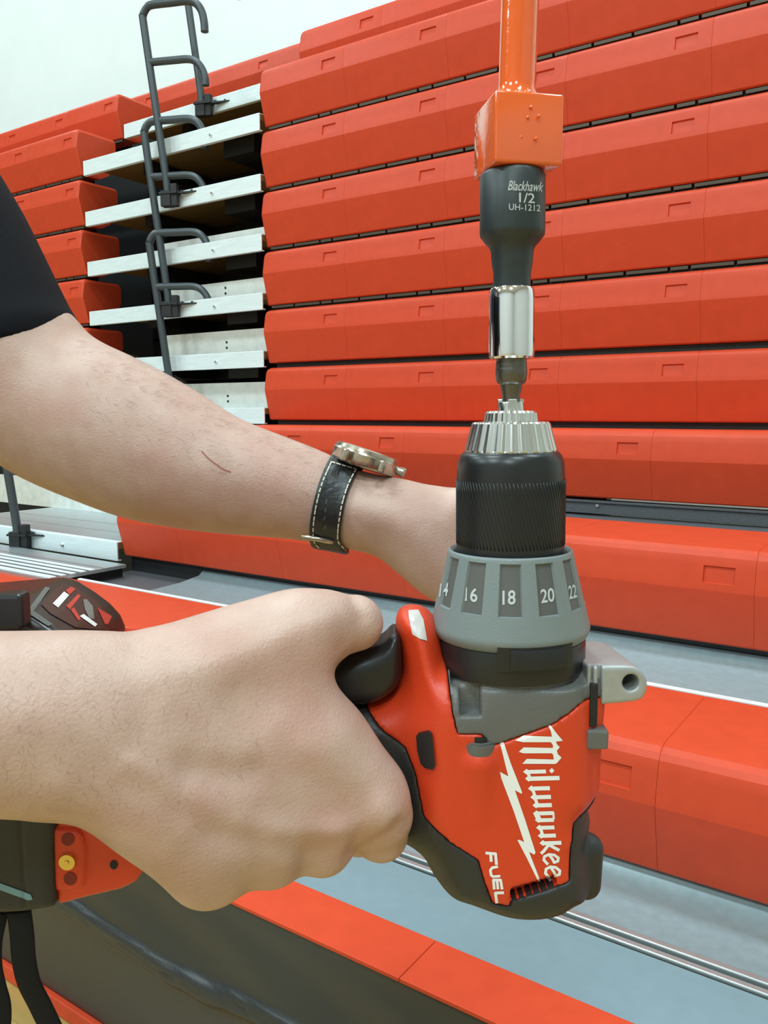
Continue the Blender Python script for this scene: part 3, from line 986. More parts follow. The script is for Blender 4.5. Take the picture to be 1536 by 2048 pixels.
pv = [NEAR.px(*p) for p in [(1019, 1770), (1108, 1745), (1113, 1766), (1021, 1794)]]
F = np.maximum(F, -np.maximum(g.poly2(pv), .0195 - g.Z))
red_poly = [(560, 1370), (600, 1412), (715, 1432), (762, 1478), (812, 1512), (832, 1560), (848, 1640), (900, 1680), (955, 1715), (968, 1760), (985, 1807), (1021, 1811), (1021, 1797), (1116, 1767), (1138, 1764), (1142, 1700), (1150, 1650), (1275, 1590), (1275, 1410), (1190, 1408), (1160, 1412), (1100, 1446), (1003, 1481), (978, 1488), (962, 1464), (914, 1464), (904, 1420), (896, 1335), (889, 1285), (872, 1205), (770, 1180), (560, 1300)]
gear_poly = [(896, 1335), (904, 1420), (914, 1464), (962, 1464), (978, 1488), (1003, 1481), (1100, 1446), (1160, 1412), (1190, 1408), (1275, 1410), (1275, 1290), (890, 1290)]
dR = g.poly2([NEAR.px(*p) for p in red_poly]); dG = g.poly2([NEAR.px(*p) for p in gear_poly])
V, Q = g.mesh('red_housing', np.maximum(F, dR + .0001))
rh = nppart('red_housing', HP.to(V), Q, M['drillred'], dr, base, True, 50, relax=1)
V, Q = g.mesh('gear_case', np.maximum(F + .0001, dG + .0001))
gc = nppart('gear_case', HP.to(V), Q, M['gearbox'], dr, base, True, 50, relax=1)
V, Q = g.mesh('rubber_grip', np.maximum(np.maximum(F - .0003, -dR), -dG))
rg = nppart('rubber_grip', HP.to(V), Q, M['blackmat'], dr, base, True, 50, relax=1)
b_ = bvh_of([(rh, base), (gc, base), (rg, base)])
# screw bosses on the gear case
def near_cyl(px0, py0, px1, py1, dep, r0, r1, n=32):
    bm = bmesh.new()
    a, b = HP.px(px0, py0), HP.px(px1, py1)
    cyl(bm, HP.to([(a[0], a[1], 0)])[0] + np.array((0, -dep, 0)), HP.to([(b[0], b[1], 0)])[0] + np.array((0, -dep, 0)), r0, r1, n)
    return bm
bm = near_cyl(944, 1430, 944, 1456, .0225, .0064, .0060); bmesh.ops.bevel(bm, geom=[e for e in bm.edges if len(e.link_faces) == 2 and e.calc_face_angle(0) > .6], offset=.0008, segments=2, affect='EDGES')
fpart('screw_boss', bm, M['gearbox'], gc, base, True, 40)
bm = near_cyl(944, 1420, 944, 1433, .0228, .0042, .0042); fpart('screw', bm, M['darkmetal'], gc, base, True, 40)
bm = bmesh.new()
p = HP.to([(*HP.px(1166, 1436), .0155)])[0]
box(bm, p[0] - .0040, p[0] + .0040, p[1] - .006, p[1] + .008, p[2] - .0035, p[2] + .0035, .0008)
fpart('screw_boss', bm, M['gearbox'], gc, base)
bm = bmesh.new()
p = HP.to([(*HP.px(1160, 1374), .0165)])[0]
box(bm, p[0] - .0012, p[0] + .0016, p[1] - .0035, p[1] + .006, p[2] - .0078, p[2] + .0078, .0004)
fpart('bracket_slot', bm, M['dark'], gc, base)
# trigger
TP = Plane(HP.o + HP.e3 * .003, (1, 0, 0), (0, 0, 1))
tp = [TP.px(*p) for p in closed_smooth([(640, 1335), (690, 1306), (735, 1290), (768, 1274), (783, 1258), (794, 1256), (801, 1272), (803, 1330), (796, 1356), (775, 1378), (745, 1392), (700, 1396), (640, 1392)], 3)]
gt = Grid((min(p[0] for p in tp) - .003, min(p[1] for p in tp) - .003, -.017), (max(p[0] for p in tp) + .003, max(p[1] for p in tp) + .003, .017), .0007)
qt = np.maximum(blur2(gt.poly2(tp), 3) + .0062, 0); wt_ = np.maximum(np.abs(gt.Z) - .0125 + .0062, 0)
Ft = np.sqrt(qt * qt + wt_ * wt_) - .0062
V, Q = gt.mesh('trigger', Ft)
nppart('trigger', TP.to(V), Q, M['black'], dr, base, True, relax=1)
# direction button, LED lens
bm = poly_bm([[(836, 1473), (842, 1466), (862, 1462), (867, 1466), (873, 1530), (868, 1537), (853, 1534), (845, 1526), (838, 1500)]])
refine(bm, 6); project(bm, b_, .0011)
ext = bmesh.ops.extrude_face_region(bm, geom=bm.faces[:])
for v in [e for e in ext['geom'] if isinstance(e, bmesh.types.BMVert)]: v.co += Vector((0, .003, 0))
fpart('direction_button', bm, M['black'], dr, base, True, 40)
bm = poly_bm([[(817, 1222), (836, 1221), (846, 1240), (853, 1282), (838, 1277), (826, 1268), (819, 1240)]])
refine(bm, 5); project(bm, b_, .0004)
fpart('lamp_lens', bm, M['led'], dr, base)
# printed logo, lightning bolt and word on the motor housing
def K(P): return [(960 + x / 4.875, 1420 + y / 4.876) for x, y in P]
logo = []
logo.append([(340, 295), (430, 250), (700, 258), (688, 200), (663, 152), (688, 150), (745, 225), (806, 298), (740, 306), (748, 335), (712, 345), (690, 312), (420, 312)])
logo.append([(378, 405), (425, 362), (708, 368), (712, 338), (748, 332), (776, 360), (748, 394), (758, 430), (715, 440), (700, 420), (420, 420)])
logo.append([(412, 522), (455, 474), (718, 480), (712, 436), (758, 428), (793, 462), (750, 514), (730, 524)])
logo.append([(672, 590), (698, 562), (724, 590), (698, 616)])
minims = [(430, 640, 595, 38), (450, 772, 662, 42), (478, 678, 758, 40), (500, 688, 842, 40), (522, 697, 922, 40), (528, 712, 1000, 38), (545, 716, 1066, 38), (556, 722, 1140, 38), (572, 735, 1218, 38), (590, 788, 1290, 38)]
for i, (xl, xr, y, w_) in enumerate(minims):
    tl = .045
    logo.append([(xl + 12, y - w_ / 2 + 10), (xl + 40, y - w_ / 2 + 6), (xr, y - w_ / 2 - (xr - xl) * tl * .5 + 6), (xr + 4, y + w_ / 2 - (xr - xl) * tl * .5 + 6), (xl + 40, y + w_ / 2 + 6), (xl + 14, y + w_ / 2 + 8)])
    logo.append([(xl - 12, y + 6), (xl + 22, y - w_ / 2 - 6), (xl + 58, y + 6), (xl + 26, y + w_ / 2 + 14)])
    if i < len(minims) - 1 and i not in (1, 4, 6, 8) or i in (0,):
        xn, yn = minims[i + 1][0], minims[i + 1][2]
        logo.append([(xl + 16, y + 8), (xl + 48, y + 6), (xn + 52, yn - 4), (xn + 20, yn - 4)])
logo.append([(702, 985), (722, 992), (728, 1062), (708, 1066)])
logo.append([(516, 1000), (545, 990), (575, 1066), (548, 1070)])
logo += stroke([(665, 1308), (722, 1340), (765, 1362)], 30) + stroke([(662, 1318), (620, 1372), (598, 1392)], 30)
def e_path(y0, ly, x0, lx):
    return [(x0 + v * lx, y0 + u * ly) for u, v in ((.18, .42), (.55, .62), (.85, .72), (.72, .95), (.42, .98), (.15, .72), (.10, .38), (.28, .10), (.62, .06), (1.0, .30))]
logo += stroke(e_path(1395, 105, 612, 152), 27) + stroke(e_path(1515, 118, 628, 150), 27)
logo.append([(640, 1630), (668, 1618), (702, 1660), (684, 1678)])
bm = bmesh.new(); bm.free()
def decal(polys, name, m, parent, base, bvh, L=7, off=.00018, layered=True):
    bm = bmesh.new()
    for i, P in enumerate(polys):
        b1 = poly_bm([P]); refine(b1, L); project(b1, bvh, off + (i % 7) * .000012)
        me = bpy.data.meshes.new('t'); b1.to_mesh(me); b1.free(); bm.from_mesh(me); bpy.data.meshes.remove(me)
    return fpart(name, bm, m, parent, base)
decal([K(P) for P in logo], 'maker_script', M['white'], rh, base, b_)
bolt_ = [(195, 325), (232, 318), (300, 520), (410, 800), (405, 815), (340, 780), (440, 1070), (540, 1385), (530, 1408), (478, 1382), (592, 1675), (572, 1680), (455, 1440), (365, 1268), (380, 1262), (430, 1285), (330, 990), (205, 660), (192, 600), (275, 645)]
decal([K(bolt_)], 'lightning_mark', M['white'], rh, base, b_)
fuel = []
for st_ in ([(60, 1392), (150, 1400), (160, 1500)], [(104, 1402), (108, 1470)]): fuel += stroke(st_, 28)
for st_ in ([(168, 1525), (118, 1535), (100, 1560), (108, 1606), (128, 1622), (190, 1618)],): fuel += stroke(st_, 26)
for st_ in ([(200, 1655), (130, 1655), (138, 1740)], [(200, 1655), (214, 1740)], [(165, 1660), (174, 1738)]): fuel += stroke(st_, 26)
for st_ in ([(226, 1778), (150, 1780), (164, 1872)],): fuel += stroke(st_, 28)
decal([K(P) for P in fuel], 'model_word', M['white'], rh, base, b_)
# aluminium side bracket with its eye
BP = Plane(at(1235, 1365, D - .016), (1, 0.10, 0), (0, 0, 1))
bp_ = [BP.px(*p) for p in [(1172, 1335), (1185, 1330), (1252, 1329), (1275, 1335), (1288, 1350), (1292, 1368), (1286, 1388), (1268, 1400), (1190, 1407), (1175, 1404)]]
gb = Grid((min(p[0] for p in bp_) - .003, min(p[1] for p in bp_) - .003, -.034), (max(p[0] for p in bp_) + .003, max(p[1] for p in bp_) + .003, .005), .0005)
db = gb.poly2(closed_smooth([tuple(p) for p in bp_], 3))
Fb = smax(db, np.abs(gb.Z + .0145) - .0165, .0016)
hc = BP.px(1258, 1362)
hole = np.sqrt((gb.X - hc[0]) ** 2 + (gb.Y - hc[1]) ** 2) - .0030
Fb = smax(Fb, -hole, .0008)
gx = BP.px(1196, 1365)[0]
Fb = np.maximum(Fb, -np.maximum(np.abs(gb.X - gx) - .0007, -.0004 - gb.Z))
Fb = np.maximum(Fb, -np.maximum(np.abs(gb.X - BP.px(1180, 1365)[0]) - .0006, -.0004 - gb.Z))
V, Q = gb.mesh('side_bracket', Fb)
nppart('side_bracket', BP.to(V), Q, M['cast'], dr, base, True, 50, relax=1)
bm = bmesh.new()
p0 = BP.to([(hc[0], hc[1], -.0275)])[0]; p1 = BP.to([(hc[0], hc[1], -.026)])[0]
cyl(bm, p0, p1, .0031, .0031, 24); fpart('bracket_eye', bm, M['dark'], dr, base)
# battery, foot and front cover
def slab(name, poly, plane, R, T, m, h=.0009, extra=None, smooth=2):
    pp = [plane.px(*p) for p in (closed_smooth(poly, smooth) if smooth > 1 else poly)]
    gg = Grid((min(p[0] for p in pp) - .003, min(p[1] for p in pp) - .003, -T - .003), (max(p[0] for p in pp) + .003, max(p[1] for p in pp) + .003, T + .005), h)
    Fq = pillow(gg.poly2(pp), gg.Z, R, 1.0)
    q = np.maximum(gg.poly2(pp) + R, 0); w_ = np.maximum(np.abs(gg.Z) - T + R, 0)
    Fq = np.sqrt(q * q + w_ * w_) - R
    if extra: Fq = extra(gg, Fq)
    V, Q = gg.mesh(name, Fq)
    return nppart(name, plane.to(V), Q, m, dr, base, True, 50, relax=1)
FPl = Plane(HP.o + HP.e3 * .020, (1, 0, 0), (0, 0, 1))
def groove(gg, Fq):
    for gxp in (44, 78):
        x_ = FPl.px(gxp, 1700)[0]
        Fq = np.maximum(Fq, -np.maximum(np.abs(gg.X - x_) - .0007, T_ - .0012 - gg.Z))
    return Fq
T_ = .014
PB = FPl
def slab2(name, poly, R, z0, z1, m, extra=None, smooth=2, h=.0009, ref=None):
    """slab between depths z0 and z1 in front of the handle plane"""
    mid = (z0 + z1) / 2
    pl = Plane(HP.o + HP.e3 * mid, (1, 0, 0), (0, 0, 1))
    near = Plane(HP.o + HP.e3 * (z1 if ref is None else ref), (1, 0, 0), (0, 0, 1))
    T = (z1 - z0) / 2
    pp = [near.px(*p) for p in (closed_smooth(poly, smooth) if smooth > 1 else poly)]
    gg = Grid((min(p[0] for p in pp) - .003, min(p[1] for p in pp) - .003, -T - .003), (max(p[0] for p in pp) + .003, max(p[1] for p in pp) + .003, T + .005), h)
    d_ = gg.poly2(pp)
    q = np.maximum(d_ + R, 0); w_ = np.maximum(np.abs(gg.Z) - T + R, 0)
    Fq = np.sqrt(q * q + w_ * w_) - R + np.minimum(0, np.maximum(d_ + R, np.abs(gg.Z) - T + R))
    if extra: Fq = extra(gg, Fq, near, T)
    V, Q = gg.mesh(name, Fq)
    return nppart(name, pl.to(V), Q, m, dr, base, True, 50, relax=1)
def bat_extra(gg, Fq, near, T):
    for gxp in (42,):
        x_ = near.px(gxp, 1700)[0]
        Fq = np.maximum(Fq, -np.maximum(np.abs(gg.X - x_) - .0005, T - .0010 - gg.Z))
    return Fq
bat = slab2('battery_pack', [(-240, 1300), (40, 1300), (95, 1310), (104, 1400), (106, 1816), (100, 1824), (40, 1832), (-240, 1845)], .004, -.034, .030, M['blackmat'], bat_extra, 1)
def foot_extra(gg, Fq, near, T):
    pp = [near.px(*p) for p in closed_smooth([(106, 1660), (112, 1654), (150, 1655), (168, 1668), (174, 1700), (172, 1760), (160, 1775), (122, 1778), (112, 1770)], 2)]
    d_ = gg.poly2(pp)
    q = np.maximum(d_ + .0012, 0); w_ = np.maximum(np.abs(gg.Z - T) - .0016 + .0012, 0)
    return smin(Fq, np.sqrt(q * q + w_ * w_) - .0012, .0006)
ft = slab2('battery_foot', [(104, 1340), (200, 1340), (290, 1420), (300, 1640), (290, 1735), (282, 1752), (268, 1770), (240, 1784), (170, 1800), (116, 1815), (108, 1800)], .003, -.032, .026, M['drillred'], foot_extra, 1)
cv = slab2('front_cover', [(-200, 1172), (0, 1166), (80, 1159), (126, 1156), (150, 1163), (184, 1184), (216, 1208), (238, 1232), (248, 1256), (246, 1300), (-200, 1320)], .005, -.030, .026, M['smoke'], None, 1, ref=-.024)
bb = bvh_of([(bat, base), (ft, base), (cv, base)])
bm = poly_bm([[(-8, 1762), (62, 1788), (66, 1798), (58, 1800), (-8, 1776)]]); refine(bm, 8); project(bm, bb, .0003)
fpart('highlight_stripe', bm, mat('blue_grey_highlight', (.16, .30, .36), .4), bat, base)  # highlight on the battery edge, painted on as a blue-grey strip
for py in (1678, 1757):
    bm = poly_bm([[(136 + (py - 1678) * .06 + 13 * math.cos(a), py + 13 * math.sin(a)) for a in np.linspace(0, 2 * PI, 24, endpoint=False)]])
    refine(bm, 6); project(bm, bb, .0003)
    fpart('screw_hole', bm, mat('deep_red_recess', (.20, .012, .006), .6), ft, base)
bm = poly_bm([[(228 + 8 * math.cos(a), 1729 + 9 * math.sin(a)) for a in np.linspace(0, 2 * PI, 16, endpoint=False)]])
refine(bm, 6); project(bm, bb, .0003); fpart('screw_hole', bm, M['dark'], ft, base)
hit, nrm, _, _ = bb.ray_cast(Vector((0, 0, 0)), ray(136, 1722).normalized())
bm = bmesh.new()
cyl(bm, hit, hit + Vector((0, -.0012, 0)), .0031, .0028, 32)
cyl(bm, hit + Vector((0, -.0005, 0)), hit + Vector((0, -.0016, 0)), .0012, .0008, 20)
fpart('brass_screw', bm, M['brass'], ft, base, True, 30)
# the sticker on the front cover: white block, red stripes, grey hatch
lab = poly_bm([[(82, 1210), (124, 1168), (150, 1174), (190, 1202), (222, 1232), (234, 1256), (214, 1262), (150, 1256), (100, 1228)]])
refine(lab, 8); project(lab, bb, .0003)
lb = fpart('label_sticker', lab, mat('maroon_label', (.060, .020, .016), .35), cv, base)
decal([[(104, 1209), (127, 1185), (137, 1192), (115, 1217)], [(158, 1234), (166, 1230), (193, 1250), (188, 1255)]], 'label_lettering', M['white'], lb, base, bb, 6, .0005)
decal([[(130, 1183), (141, 1175), (150, 1180), (138, 1191)], [(131, 1214), (155, 1190), (160, 1194), (138, 1221)], [(193, 1217), (222, 1234), (214, 1250), (208, 1250)], [(140, 1222), (146, 1216), (160, 1240), (155, 1243)]], 'label_stripe', M['redprint'], lb, base, bb, 6, .0005)
decal([[(165, 1201), (172, 1200), (184, 1214), (187, 1240), (177, 1238), (168, 1220)]], 'label_hatch', mat('grey_hatch', (.20, .18, .17), .5), lb, base, bb, 6, .0005)
decal([[(52, 1226), (90, 1176), (100, 1178), (66, 1224), (104, 1250), (96, 1254)]], 'cover_highlight', M['gearbox'], cv, base, bb, 6, .0005)  # grey strip painted on as the cover's highlight
bm = bmesh.new()
p = at(28, 1222, .268)
box(bm, p.x - .006, p.x + .0035, p.y - .002, p.y + .006, p.z - .006, p.z + .006, .0015)
fpart('latch_button', bm, M['black'], dr, base)

# webbing strap hanging under the battery
sp = fthing('webbing_strap', 'black webbing strap dangling below the drill battery in the lower corner', 'strap', at(40, 1835, .285))
sbase = at(40, 1835, .285)
for pts, wd in (([(38, 1822, .283), (44, 1870, .283), (48, 1920, .284), (58, 1965, .285), (80, 2010, .286), (104, 2060, .287), (130, 2120, .288)], .0046),
                ([(-4, 1822, .288), (-16, 1880, .288), (-16, 1930, .289), (-8, 1970, .290), (2, 2010, .290), (0, 2060, .291), (-14, 2120, .291)], .0040)):
    bm = bmesh.new()
    tube(bm, smooth_path([at(*p) for p in pts], 6), [wd] * ((len(pts) - 1) * 6 + 1), 14, flat=(.28, 1.0), up=(0, 1, 0))
    fpart('strap_loop', bm, M['web'], sp, sbase, True)
# ---------------------------------------------------------------- person: two arms, sleeve, torso
PBASE = at(-200, 1200, .40)
pr_ = fthing('person', 'person in a black short-sleeved shirt gripping the upright drill with both hands', 'person', PBASE)
SK_V, SK_Q = [], []
def add_island(V, Q):
    n = sum(len(v) for v in SK_V)
    SK_V.append(np.asarray(V, float)); SK_Q.append(Q + n)
def lerp_x(X, keys):
    xs = np.array([k[0] for k in keys], np.float32); ys = np.array([k[1] for k in keys], np.float32)
    return np.interp(X.ravel(), xs, ys).reshape(X.shape).astype(np.float32)
def seg_dist2(g, poly):
    gx = g.X; gy = g.Y
    best = np.full((gx.shape[0], gy.shape[1], 1), 1e3, np.float32)
    for a, b in zip(poly, poly[1:]):
        e0, e1 = b[0] - a[0], b[1] - a[1]
        t = np.clip(((gx - a[0]) * e0 + (gy - a[1]) * e1) / max(e0 * e0 + e1 * e1, 1e-12), 0, 1)
        best = np.minimum(best, (gx - a[0] - t * e0) ** 2 + (gy - a[1] - t * e1) ** 2)
    return np.sqrt(best)

# near hand and forearm
RHP = Plane(at(470, 1480, .258), (math.cos(math.radians(24)), math.sin(math.radians(24)), 0), (0, .28, 1))
palm = [(-560, 1272), (-300, 1266), (-80, 1262), (0, 1262), (150, 1260), (231, 1261), (300, 1254), (350, 1243), (470, 1209), (560, 1188), (620, 1184), (662, 1200), (684, 1245), (688, 1312), (677, 1345), (690, 1382),
        (722, 1428), (760, 1490), (796, 1548), (810, 1614), (785, 1676), (736, 1702), (692, 1724), (640, 1742), (600, 1748), (560, 1764), (520, 1782), (470, 1797), (420, 1807), (380, 1802), (340, 1782), (290, 1746), (230, 1703),
        (180, 1665), (140, 1647), (70, 1642), (0, 1636), (-300, 1628), (-560, 1640)]
pp = [RHP.px(*p) for p in closed_smooth(palm, 3)]
g = Grid((min(p[0] for p in pp) + .001, min(p[1] for p in pp) - .012, -.052), (RHP.px(850, 1500)[0], max(p[1] for p in pp) + .006, .034), .00095)
X_ = lambda px: RHP.px(px, 1450)[0]
d2 = blur2(g.poly2(pp), 4)
R = lerp_x(g.X, [(X_(-300), .0285), (X_(120), .0285), (X_(330), .026), (X_(520), .020), (X_(700), .0165)])
T = lerp_x(g.X, [(X_(-300), .0265), (X_(120), .0245), (X_(330), .0200), (X_(520), .0165), (X_(700), .0135)])
yc = RHP.px(560, 1440)[1]
bend = np.clip((g.X - X_(160)) / (X_(480) - X_(160)), 0, 1)
F = pillow(d2, g.Z + 3.2 * bend * (g.Y - yc) ** 2, R, T)
def chain(pts, k=.004):
    """tapering finger through (px, py, depth, radius)"""
    out = None
    for a, b in zip(pts, pts[1:]):
        ca = RHP.px(a[0], a[1]); cb = RHP.px(b[0], b[1])
        c = g.capsule((*ca, -a[2]), (*cb, -b[2]), a[3], b[3])
        out = c if out is None else smin(out, c, k)
    return out
F = smin(F, chain([(430, 1345, .002, .0125), (600, 1262, .000, .0112), (660, 1246, .001, .0104)]), .009)                                     # thumb base
F = smin(F, chain([(640, 1252, .001, .0102), (714, 1246, .002, .0091), (722, 1258, .014, .0085), (706, 1268, .026, .0075)]), .0035)          # thumb over the trigger
F = smin(F, chain([(620, 1500, .000, .0125), (745, 1602, .002, .0108), (780, 1642, .005, .0094)]), .009)                                     # index knuckle
F = smin(F, chain([(776, 1634, .005, .0092), (790, 1684, .012, .0086), (768, 1694, .026, .0080), (690, 1650, .040, .0068)]), .0025)          # index curling under
F = smin(F, chain([(560, 1560, .002, .0130), (658, 1694, .007, .0103), (650, 1690, .019, .0095), (610, 1660, .032, .0080)]), .0045)          # middle
F = smin(F, chain([(450, 1600, .002, .0130), (556, 1713, .007, .0106), (545, 1704, .021, .0095), (520, 1660, .033, .0080)]), .006)           # ring
F = smin(F, chain([(350, 1600, .003, .0130), (428, 1748, .008, .0113), (440, 1730, .022, .0095), (430, 1680, .034, .0075)]), .007)           # little finger
def relief(g, P, items):
    out = 0
    for pts, amp, w in items:
        d = seg_dist2(g, [P.px(*p) for p in pts])
        out = out + amp * np.exp(-(d / w) ** 2)
    return out
front = np.clip((g.Z + .010) / .010, 0, 1)
rel = relief(g, RHP, [
    ([(250, 1505), (330, 1552), (430, 1612), (520, 1644), (640, 1652), (706, 1640)], .0017, .0042),
    ([(400, 1645), (520, 1672), (640, 1680)], -.0010, .0045),
    ([(360, 1522), (440, 1534), (478, 1530)], -.0016, .0050),
    ([(380, 1560), (470, 1580)], .0008, .0045),
    ([(300, 1345), (420, 1320), (560, 1262), (640, 1238)], .0015, .0060),
    ([(470, 1400), (600, 1385), (664, 1366)], -.0018, .0085),
    ([(540, 1440), (690, 1555), (742, 1612)], .0014, .0065),
    ([(733, 1604), (746, 1622)], .0018, .0058), ([(648, 1656), (664, 1680)], .0016, .0056), ([(540, 1690), (556, 1704)], .0012, .006),
    ([(702, 1650), (694, 1700)], -.0016, .0042), ([(604, 1690), (606, 1735)], -.0012, .0048), ([(492, 1740), (500, 1770)], -.0008, .005),
    ([(768, 1640), (742, 1668), (724, 1698)], -.0016, .0030),
    ([(420, 1480), (540, 1490), (640, 1470)], .0007, .006), ([(600, 1540), (660, 1570), (700, 1590)], -.0006, .006),
    ([(60, 1420), (200, 1440), (330, 1470)], .0008, .008), ([(120, 1560), (240, 1600), (330, 1650)], .0008, .006),
    ([(258, 1275), (268, 1400), (252, 1480)], -.0008, .0045), ([(288, 1280), (300, 1380)], -.0005, .0025), ([(310, 1275), (324, 1360)], -.0004, .0022),
    ([(655, 1300), (676, 1340)], -.0008, .004), ([(690, 1205), (700, 1240)], -.0004, .002), ([(702, 1204), (712, 1238)], -.0004, .002),
])
F = F - rel * front
V, Q = g.mesh('hand', F)
add_island(RHP.to(V), Q)

# far arm
LAP = Plane(at(640, 1000, .432), (math.cos(math.radians(6)), -math.sin(math.radians(6)), 0), (0, .12, 1))
arm = [(-420, 230), (-90, 350), (2, 470), (60, 545), (106, 592), (140, 628), (172, 664), (215, 690), (262, 712), (330, 746), (380, 775), (425, 803), (480, 838), (560, 870), (620, 893), (664, 912), (712, 938), (760, 950),
       (810, 958), (850, 968), (930, 980), (1000, 1000), (1040, 1060), (1040, 1180), (1000, 1225), (930, 1228), (868, 1202), (830, 1177), (790, 1142), (752, 1113), (705, 1100), (640, 1087), (560, 1076), (450, 1068), (350, 1056), (250, 1036),
       (150, 1000), (60, 962), (0, 925), (-80, 870), (-200, 760), (-420, 560)]
pa = [LAP.px(*p) for p in closed_smooth(arm, 3)]
g = Grid((min(p[0] for p in pa) + .001, min(p[1] for p in pa) - .005, -.052), (LAP.px(1140, 1000)[0], max(p[1] for p in pa) + .004, .094), .0016)
X_ = lambda px: LAP.px(px, 1000)[0]
d2 = blur2(g.poly2(pa), 5)
R = lerp_x(g.X, [(X_(0), .043), (X_(300), .042), (X_(560), .030), (X_(660), .0255), (X_(760), .022), (X_(900), .020)])
T = lerp_x(g.X, [(X_(0), .040), (X_(300), .037), (X_(560), .026), (X_(660), .0215), (X_(760), .0185), (X_(900), .0165)])
F = pillow(d2, g.Z, R, T)
for i in range(4):      # the far hand's fingers close round the back of the chuck, out of sight
    y0 = 1010 + 52 * i
    q = [LAP.px(x, y) for x, y in ((965, y0 + 20), (1036, y0 + 24), (1056, y0 + 24), (1034, y0 + 24))]
    zz = (0, .014, .052, .079)
    rr = (.0100, .0092, .0084, .0072)
    c = None
    for k in range(3):
        s_ = g.capsule((*q[k], zz[k]), (*q[k + 1], zz[k + 1]), rr[k], rr[k + 1])
        c = s_ if c is None else smin(c, s_, .003)
    F = smin(F, c, .004)
q = [LAP.px(x, y) for x, y in ((930, 1030), (985, 1010), (1010, 1020))]
F = smin(F, smin(g.capsule((*q[0], .004), (*q[1], .022), .012, .010), g.capsule((*q[1], .022), (*q[2], .074), .010, .008), .003), .006)
front = np.clip((g.Z + .004) / .012, 0, 1)
rel = relief(g, LAP, [
    ([(730, 1010), (755, 1025)], .0016, .008), ([(790, 1040), (850, 1070)], .0016, .008), ([(820, 1060), (880, 1110)], .0012, .007),
    ([(760, 1080), (850, 1150)], -.0009, .008), ([(150, 700), (110, 800), (90, 880)], -.0018, .014), ([(230, 760), (420, 870), (600, 950)], .0012, .014),
    ([(60, 720), (40, 830)], .0015, .02), ([(700, 985), (800, 1000), (880, 1010)], -.0006, .006),
])
F = F - rel * front
V, Q = g.mesh('arm', F)
add_island(LAP.to(V), Q)
# beyond the frame: near elbow and upper arm, torso core, far upper arm
def coarse(caps, h, k=.03):
    P_ = np.array([c[0] for c in caps] + [c[1] for c in caps]); r_ = max(max(c[2], c[3]) for c in caps) + .03
    gg = Grid(P_.min(0) - r_, P_.max(0) + r_, h)
    Fq = None
    for a, b, ra, rb in caps:
        c = gg.capsule(a, b, ra, rb); Fq = c if Fq is None else smin(Fq, c, k)
    return gg.mesh('body', Fq)
e_r = RHP.to([(*RHP.px(-545, 1456), 0)])[0]
w_r = RHP.to([(*RHP.px(-300, 1450), 0)])[0]
elbow = w_r + (e_r - w_r) / np.linalg.norm(e_r - w_r) * .16
sh_r = np.array((-.60, .16, .10)); sh_l = np.array((-.56, .56, .20))
up_l = LAP.to([(*LAP.px(-380, 330), 0)])[0]
V, Q = coarse([(w_r, elbow, .0262, .034), (elbow, sh_r, .036, .046), (sh_r, (-.66, .36, .08), .05, .09), (sh_l, (-.66, .36, .08), .05, .09), (up_l, sh_l, .034, .045), ((-.66, .36, .08), (-.68, .36, -.30), .10, .12), ((-.66, .37, .12), (-.63, .38, .27), .055, .05)], .008)
add_island(V, Q)
V, Q = np.concatenate(SK_V), np.concatenate(SK_Q)
body = nppart('body', V, Q, M['skin'], pr_, PBASE, True, relax=1)
hb_obj = bvh_of([(body, PBASE)])

# shirt
slv = [(-470, 60), (-150, 160), (-40, 300), (0, 362), (33, 420), (76, 508), (121, 600), (150, 655), (130, 760), (20, 860), (-120, 850), (-300, 740), (-470, 600)]
ps = [LAP.px(*p) for p in closed_smooth(slv, 3)]
g = Grid((min(p[0] for p in ps) + .001, min(p[1] for p in ps) - .006, -.066), (max(p[0] for p in ps) + .006, max(p[1] for p in ps) + .006, .066), .0024)
d2 = blur2(g.poly2(ps), 2)
F = pillow(d2, g.Z, .044, .0475)
LAPN = Plane(LAP.o + LAP.e3 * .044, LAP.e1, LAP.e2)
h0, h1, h2 = LAPN.px(128, 598), LAPN.px(62, 645), LAPN.px(-10, 672)
def half(a, b):
    e = np.array((b[0] - a[0], b[1] - a[1])); e /= np.linalg.norm(e)
    return (g.X - a[0]) * (-e[1]) + (g.Y - a[1]) * e[0]
F = smax(F, np.maximum(half(h0, h1), half(h1, h2)), .0025)
V1, Q1 = g.mesh('sleeve', F)
V1 = LAP.to(V1)
V2, Q2 = coarse([(elbow + (sh_r - elbow) * .45, sh_r, .058, .064), (sh_r, (-.66, .36, .08), .07, .11), (sh_l, (-.66, .36, .08), .07, .11), (LAP.to([(*LAP.px(-420, 320), 0)])[0], sh_l, .052, .062), ((-.66, .36, .06), (-.68, .36, -.30), .125, .14)], .010)
V, Q = np.concatenate([V1, V2]), np.concatenate([Q1, Q2 + len(V1)])
nppart('shirt', V, Q, M['shirt'], pr_, PBASE, True, relax=2)
V, Q = coarse([((-.68, .36, -.32), (-.70, .28, -.68), .115, .075), ((-.68, .40, -.32), (-.70, .46, -.68), .115, .075), ((-.70, .28, -.68), (-.74, .28, -CAMZ + .06), .07, .05), ((-.70, .46, -.68), (-.74, .47, -CAMZ + .06), .07, .05)], .012)
nppart('trousers', V, Q, M['jeans'], pr_, PBASE, True, relax=2)
